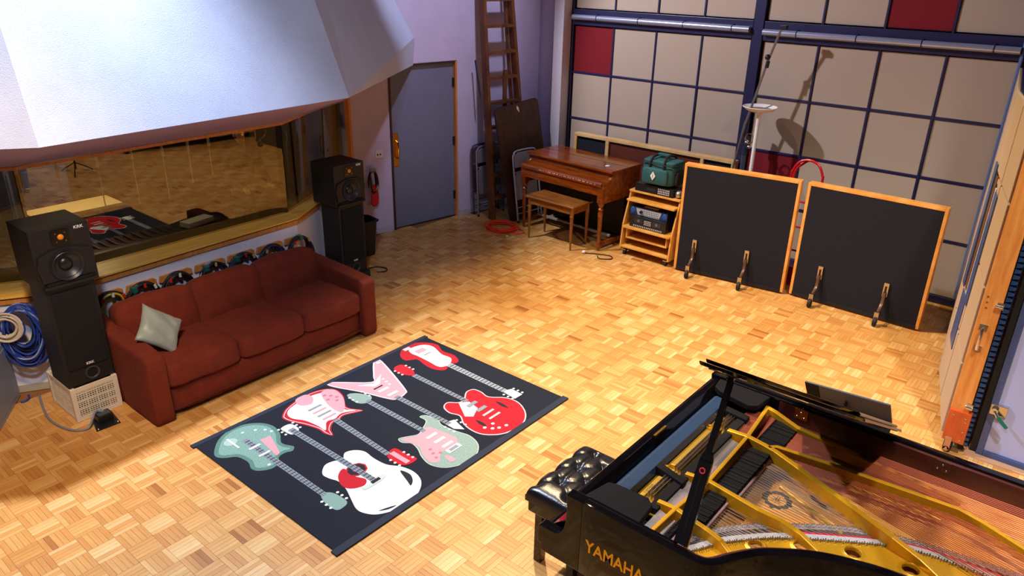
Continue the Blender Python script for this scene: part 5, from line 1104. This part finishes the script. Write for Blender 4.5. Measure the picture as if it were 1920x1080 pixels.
for x0, x1, y in ((2.36, 2.56, 1.165), (2.61, 2.83, 1.165), (2.88, 3.05, 1.165)):
    b = B(); n = max(3, int((x1-x0)/.02))
    for k in range(n): xx = x0+(x1-x0)*k/n; bx(b, xx, xx+(x1-x0)/n*.96, y-.014-.002*(k % 2), y+.014+.006*(k % 3), .888, .912)
    o = po('red_felt_strip', b, FELTR); o['kind'] = 'stuff'
b = B(); bx(b, 2.36, 3.62, 1.125, 1.30, .868, .880); po('under_plate', b, EBM)
# bridges, felts and strings
BR = smooth_pts([(2.43, 1.035, 0), (2.48, 1.028, 0), (2.566, .996, 0), (2.647, .949, 0), (2.721, .892, 0), (2.828, .785, 0), (2.933, .658, 0), (3.005, .563, 0), (3.063, .467, 0), (3.109, .37, 0), (3.16, .2, 0), (3.2, 0, 0), (3.24, -.25, 0)], 5)
def ribbon(name, path, off, w, z0, z1, m, y_lim=None, **kw):
    rings = []
    for i, p in enumerate(path):
        e = (path[min(i+1, len(path)-1)]-path[max(i-1, 0)]).normalized(); n = Vector((-e.y, e.x, 0)); c = p+n*off
        if y_lim and not (y_lim[0] < p.y < y_lim[1]): continue
        rings.append([c-n*w/2+Vector((0, 0, z0)), c+n*w/2+Vector((0, 0, z0)), c+n*w/2+Vector((0, 0, z1)), c-n*w/2+Vector((0, 0, z1))])
    b = B(); loft(b, rings); return po(name, b, m, **kw)
sg = -1
ribbon('treble_bridge', BR, 0, .036, .837, .893, MAPLE, bevel=.003)
def pins(name, path, offs, step, z0, z1, r, m):
    b = B(); acc = 0; k = 0
    for i in range(len(path)-1):
        a, c = path[i], path[i+1]; e = (c-a); L = e.length; e.normalize(); n = Vector((-e.y, e.x, 0)); t_ = 0
        while acc+(L-t_) >= step:
            t_ += step-acc; acc = 0; k += 1; p = a+e*t_
            for o_ in offs: cyl(b, p+n*(o_+.003*(k % 3))+Vector((0, 0, z0)), p+n*(o_+.003*(k % 3))+Vector((0, 0, z1)), r, n=4)
        acc += L-t_
    o = po(name, b, m); o['kind'] = 'stuff'
pins('bridge_pins', BR, (-.009, .009), .0075, .89, .899, .0019, mat('pin_steel', '#a8a6b4', .25, 1))
HP = [Vector((x, y, 0)) for x, y in HITCH]; HPs = smooth_pts([tuple(v) for v in HP], 5)
ribbon('hitch_cushion', HPs, -(-.014), .030, .892, .908, mat('grey_cushion', '#a39c98', .7, nz=(160, .3)), (-.45, .99))
pins('hitch_pins', HPs, (-.008,), .011, .90, .916, .003, mat('pin_steel', '#a8a6b4'))
ribbon('red_felt_strip', HPs, .042, .020, .885, .899, FELTR, (-.4, .64))
nearest = lambda path, y: min(path, key=lambda p: abs(p.y-y))
def string_run(name, n, fa, fb, r, m):
    b = B()
    for k in range(n):
        t_ = (k+.5)/n; cyl(b, fa(t_), fb(t_), r, n=3, caps=False)
    o = po(name, b, m); o['kind'] = 'stuff'
def br_at(t_): return BR[min(len(BR)-1, int(t_*(len(BR)-1)))]
def seg_strings(x0, x1, b0, b1, n):
    def fa(t_): return (x0+(x1-x0)*t_, 1.198, .922)
    def fm(t_): return (x0+(x1-x0)*t_-.002, 1.115, .905)
    def fb(t_): p = br_at(b0+(b1-b0)*t_); return (p.x, p.y, .898)
    def fh(t_):
        p = br_at(b0+(b1-b0)*t_); a = Vector(fm(t_)); d = (Vector((p.x, p.y, 0))-Vector((a.x, a.y, 0))).normalized(); h = nearest(HPs, p.y-.06); q_ = Vector((p.x, p.y, .898))+d*max(.05, min(.16, (h-p).length*1.0)); return (q_.x, q_.y, .906)
    string_run('front_strings', n, fa, fm, .0016, mat('bright_steel', '#a4a4a8', .35, .5)); string_run('strings', n, fm, fb, .0008, STEELS); string_run('back_strings', n, fb, fh, .0008, STEELS)
seg_strings(2.375, 2.565, .03, .19, 30); seg_strings(2.61, 2.84, .22, .43, 36); seg_strings(2.885, 3.31, .46, .80, 60)
string_run('copper_strings', 44, lambda t_: (3.375+.285*t_, 1.14, .925), lambda t_: (2.93+.77*t_, -.5+.04*t_, .915), .0026, COPP)
string_run('copper_strings', 40, lambda t_: (3.365+.285*t_, 1.24, .925), lambda t_: (3.375+.28*t_, 1.14, .925), .0026, COPP)
b = B(); loft(b, [[(x-.02, y, .837), (x+.02, y, .837), (x+.02, y, .905), (x-.02, y, .905)] for x, y in ((2.99, -.42), (3.15, -.40), (3.35, -.38), (3.5, -.36))]); po('bass_bridge', b, MAPLE)
for x0, x1, y0, y1, n in ((2.40, 2.56, 1.06, 1.09, 12), (2.61, 2.835, .985, 1.085, 17), (2.885, 3.295, .965, 1.085, 30), (3.375, 3.63, .94, 1.08, 17)):
    b = B(); w = (x1-x0)/n
    for k in range(n):
        x = x0+k*w; zz = .932+q.uniform(-.002, .002)
        bx(b, x, x+w*.86, y0+.012+q.uniform(0, .003), y1, .905, zz); bx(b, x+w*.3, x+w*.5, y1-.008, y1+.004, .90, .936)
    o = po('dampers', b, DAMP); o['kind'] = 'stuff'
    b = B()
    for k in range(n): x = x0+k*w; bx(b, x, x+w*.9, y0, y0+.010, .900, .909)
    o = po('damper_felt', b, FELTW); o['kind'] = 'stuff'
# emblem on the soundboard
EC = Vector((3.098, .848, .8372)); INK = mat('emblem_ink', '#3a2c26', .6)
b = B(); ro, ri = [], []; n = 60
for k in range(n):
    a = 2*PI*k/n; e = .064*(1+.13*math.cos(12*a)*.5+.12*abs(math.cos(2*a))); ro.append((EC.x+e*math.cos(a), EC.y+e*math.sin(a), EC.z)); ri.append((EC.x+.044*(1+.06*math.cos(16*a))*math.cos(a), EC.y+.044*(1+.06*math.cos(16*a))*math.sin(a), EC.z))
va = [b.verts.new(p) for p in ro]; vb = [b.verts.new(p) for p in ri]
for k in range(n): b.faces.new((va[k], va[(k+1) % n], vb[(k+1) % n], vb[k]))
for k in range(3):
    a = PI/2+2*PI*k/3+.5; c_, s_ = math.cos(a), math.sin(a)
    for o1 in (-.005, .005):
        q4 = [(r_, w_+o1) for r_, w_ in ((-.004, -.0018), (.028, -.0018), (.028, .0018), (-.004, .0018))]; b.faces.new([b.verts.new((EC.x+r_*c_-w_*s_, EC.y+r_*s_+w_*c_, EC.z)) for r_, w_ in q4])
    q4 = [(-.03, -.0016), (-.004, -.0016), (-.004, .0016), (-.03, .0016)]; b.faces.new([b.verts.new((EC.x+r_*c_-w_*s_, EC.y+r_*s_+w_*c_, EC.z)) for r_, w_ in q4])
po('emblem', b, INK)
# lid, prop stick
LA = R(29.35)
def lidp(x, y, up): dx = 3.80-x; return (3.80-dx*math.cos(LA)-up*math.sin(LA), y, 1.02+dx*math.sin(LA)+up*math.cos(LA))
def lid_slab(P, u0, u1, name, parent=None, bev=.004):
    b = B(); a = [b.verts.new(lidp(x, y, u0)) for x, y in P]; c_ = [b.verts.new(lidp(x, y, u1)) for x, y in P]; n = len(P)
    b.faces.new(a); b.faces.new(c_[::-1])
    for i in range(n): b.faces.new((a[i], c_[i], c_[(i+1) % n], a[(i+1) % n]))
    return po(name, b, EB, parent, bevel=bev, seg=1)
LP = [(2.262, 1.06)] + [(p.x-.012, p.y) for p in OUTS if .50 < p.y < 1.05 and p.x < 3]; LP += [(2.66, .50), (3.80, .50), (3.80, 1.06)]
lid = lid_slab(LP, 0, .030, 'lid'); lid_slab([(2.31, 1.045), (2.31, .80), (2.66, .52), (3.78, .52), (3.78, 1.045)], .0315, .060, 'front_flap')
b = B(); bx(b, 0, .07, -.06, .06, 0, .012)
for v in b.verts: v.co = Vector(lidp(3.80-1.36-v.co.x, 1.0+v.co.y, -v.co.z))
po('prop_cup', b, EB)
S0, S1 = Vector((2.350, .985, .995)), Vector(lidp(3.80-1.30, 1.0, -.004)); D_ = S1-S0
def stick(b, t0, t1, w0, w1, th, dx=0):
    d = D_.normalized(); n = Vector((0, 1, 0)); n = (n-d*n.dot(d)).normalized(); u = d.cross(n)
    rings = []
    for t_, w_ in ((t0, w0), (t1, w1)): p = S0+D_*t_+u*dx; rings.append([p-n*w_/2-u*th/2, p+n*w_/2-u*th/2, p+n*w_/2+u*th/2, p-n*w_/2+u*th/2])
    loft(b, rings)
b = B(); stick(b, 0, .50, .062, .056, .022); stick(b, .50, .56, .056, .030, .022); po('prop_stick', b, EB, bevel=.003)
b = B(); stick(b, .54, 1.0, .028, .024, .020); po('prop_stick_upper', b, EB, bevel=.003)
b = B(); c0 = S0+D_*.44; d = D_.normalized(); n = Vector((0, 1, 0)); n = (n-d*n.dot(d)).normalized(); u = d.cross(n)
tube(b, [c0-u*.0125*1+ (n*math.cos(2*PI*k/14)+d*math.sin(2*PI*k/14))*.011 for k in range(14)], .003, 6, True); tube(b, [c0+u*.0125+ (n*math.cos(2*PI*k/14)+d*math.sin(2*PI*k/14))*.011 for k in range(14)], .003, 6, True); po('stick_bushing', b, FELTR)
b = B(); stick(b, .06, .43, .006, .006, .0235); po('stick_groove', b, mat('groove_black', '#040405', .4))
b = B(); cyl(b, (2.39, .955, .90), (2.365, .975, 1.0), .005, n=8); po('prop_pin', b, BRASS)
for x, y in ((2.44, 1.42), (3.66, 1.42), (3.30, -.35)):
    b = B(); lathe(b, [(.035, .075), (.045, .09), (.055, .30), (.075, .52), (.09, .56), (.09, .60)], 4, o=(x, y, 0), mtx=None); l = po('leg', b, EB)
    b = B(); cyl(b, (x-.02, y, .04), (x+.02, y, .04), .04, n=16); bx(b, x-.03, x+.03, y-.03, y+.03, .06, .08); po('caster', b, BRASS, l, smooth=True)
b = B(); bx(b, 2.95, 3.15, 1.18, 1.28, .16, .19); bx(b, 2.97, 2.99, 1.2, 1.24, .19, .6); bx(b, 3.11, 3.13, 1.2, 1.24, .19, .6); ly = po('pedal_lyre', b, EB)
for k in range(3):
    b = B(); bx(b, 2.985+.055*k, 3.005+.055*k, 1.28, 1.40, .165, .175); po('pedal', b, BRASS, ly)
text('maker_logo', 'YAMAHA', .092, mat('gold_letters', '#f0b426', .3, .7), GP, (-.0008, 1.2575-1.68, .775), (PI/2, 0, -PI/2), .0012, .80, .0016)
text('plate_text', 'YAMAHA', .022, mat('plate_ink', '#6b4a10', .5), GP, (2.475-2.29, .865-1.68, .9004), (0, 0, -.62), .0004)
text('plate_text', 'YAMAHA', .020, mat('plate_ink', '#6b4a10', .5), GP, (2.66-2.29, 1.3125-1.68, .9254), (0, 0, 0), .0004)
# ------------------------------------------------------------------ piano bench
t = T('piano_bench', 'black tufted leather piano bench in front of the keyboard', 'bench', (2.95, 1.885, 0)); LEA = mat('black_leather', '#131418', .24, nz=(14, .2), bump=(160, .10))
nx, ny, bw, bd_, zt_ = 64, 40, .575, .335, .55; b = B(); BT = [(-.21, .062), (-.07, .062), (.07, .062), (.21, .062), (-.14, -.062), (0, -.062), (.14, -.062)] ; BT = [(-.20, -.075), (-.067, -.075), (.067, -.075), (.20, -.075), (-.134, .02), (0, .02), (.134, .02), (-.20, .11), (-.067, .11), (.067, .11), (.20, .11)]; BT = [(-.205, -.07), (-.035, -.07), (.135, -.07), (-.12, .045), (.05, .045), (.22, .045), (-.205, .15), (-.035, .15), (.135, .15)]
SEG = [(p, q_) for i, p in enumerate(BT) for q_ in BT[i+1:] if .05 < (Vector(p)-Vector(q_)).length < .19]
def hgt(x, y):
    u, v = abs(x)/(bw/2), abs(y)/(bd_/2); e = (max(0, 1-u**7)*max(0, 1-v**7))**.35; h = .060*e; p = Vector((x, y))
    for c_ in BT: d2_ = ((x-c_[0])**2+(y-c_[1])**2); h -= .026*math.exp(-d2_/(2*.020**2))
    m_ = 1
    for a_, c_ in SEG:
        a_, c_ = Vector(a_), Vector(c_); ab = c_-a_; tt = max(0, min(1, (p-a_).dot(ab)/ab.dot(ab))); m_ = min(m_, (p-(a_+ab*tt)).length)
    return h - .0055*math.exp(-m_**2/(2*.008**2))
gr = [[b.verts.new((bw*(i/nx-.5), bd_*(j/ny-.5), zt_-.055+hgt(bw*(i/nx-.5), bd_*(j/ny-.5)))) for j in range(ny+1)] for i in range(nx+1)]
for i in range(nx):
    for j in range(ny): b.faces.new((gr[i][j], gr[i+1][j], gr[i+1][j+1], gr[i][j+1]))
bd = [gr[i][0] for i in range(nx+1)]+[gr[nx][j] for j in range(1, ny+1)]+[gr[i][ny] for i in range(nx-1, -1, -1)]+[gr[0][j] for j in range(ny-1, 0, -1)]
lo = [b.verts.new((v.co.x*1.0, v.co.y*1.0, zt_-.09)) for v in bd]
for k in range(len(bd)): b.faces.new((bd[k], bd[(k+1) % len(bd)], lo[(k+1) % len(bd)], lo[k]))
b.faces.new(lo[::-1]); cu = obj('seat_cushion', b, LEA, t, smooth=True, angle=75)
b = B()
for c_ in BT: sph(b, (c_[0], c_[1], zt_-.055+hgt(*c_)+.001), (.009, .009, .005), 10, 6)
obj('buttons', b, LEA, cu, smooth=True)
b = B(); bx(b, -.275, .275, -.155, .155, .385, .462); obj('frame', b, EB, t, bevel=.008)
for sx in (-1, 1):
    b = B(); cyl(b, (sx*.275, -.10, .43), (sx*.315, -.10, .43), .024, n=20); kn = obj('height_knob', b, EB, t, smooth=True)
    b = B(); cyl(b, (sx*.3155, -.10, .43), (sx*.318, -.10, .43), .018, n=20); obj('knob_cap', b, BRASS, kn)
    for sy in (-1, 1):
        b = B(); beam(b, (sx*.20, sy*.115, 0), (sx*.20, sy*.115, .39), .05, .05); obj('leg', b, EB, t, bevel=.004)
# ------------------------------------------------------------------ music stand beyond the piano
t = T('music_stand', 'glossy black music stand desk rising beyond the piano lid', 'music stand', (4.54, .945, 0)); rx = R(6)
Mx = Matrix.Translation((-.02, 0, .73)) @ Euler((-rx*1.0, -R(28), 0)).to_matrix().to_4x4()
b = B(); bx(b, -.006, .006, -.262, .262, -.19, .03, Mx); obj('desk', b, mat('black_blue_reflection', '#0d1a3c', .5), t, bevel=.003)  # blue reflection painted into the black desk's colour
b = B(); bx(b, -.05, .0, -.262, .262, -.196, -.186, Mx); obj('ledge', b, EBM, t, bevel=.003)
b = B(); bx(b, -.008, -.005, .175, .262, -.19, .03, Mx); obj('desk_end', b, EBM, t)
b = B(); cyl(b, (0, 0, .06), (.0, 0, .66), .011, n=10); obj('pole', b, EBM, t, smooth=True)
for k in range(3):
    a = 2*PI*k/3; b = B(); tube(b, [(0, 0, .16), (.15*math.cos(a), .15*math.sin(a), .07), (.24*math.cos(a), .24*math.sin(a), .008)], .008, 6); obj('leg', b, EBM, t)
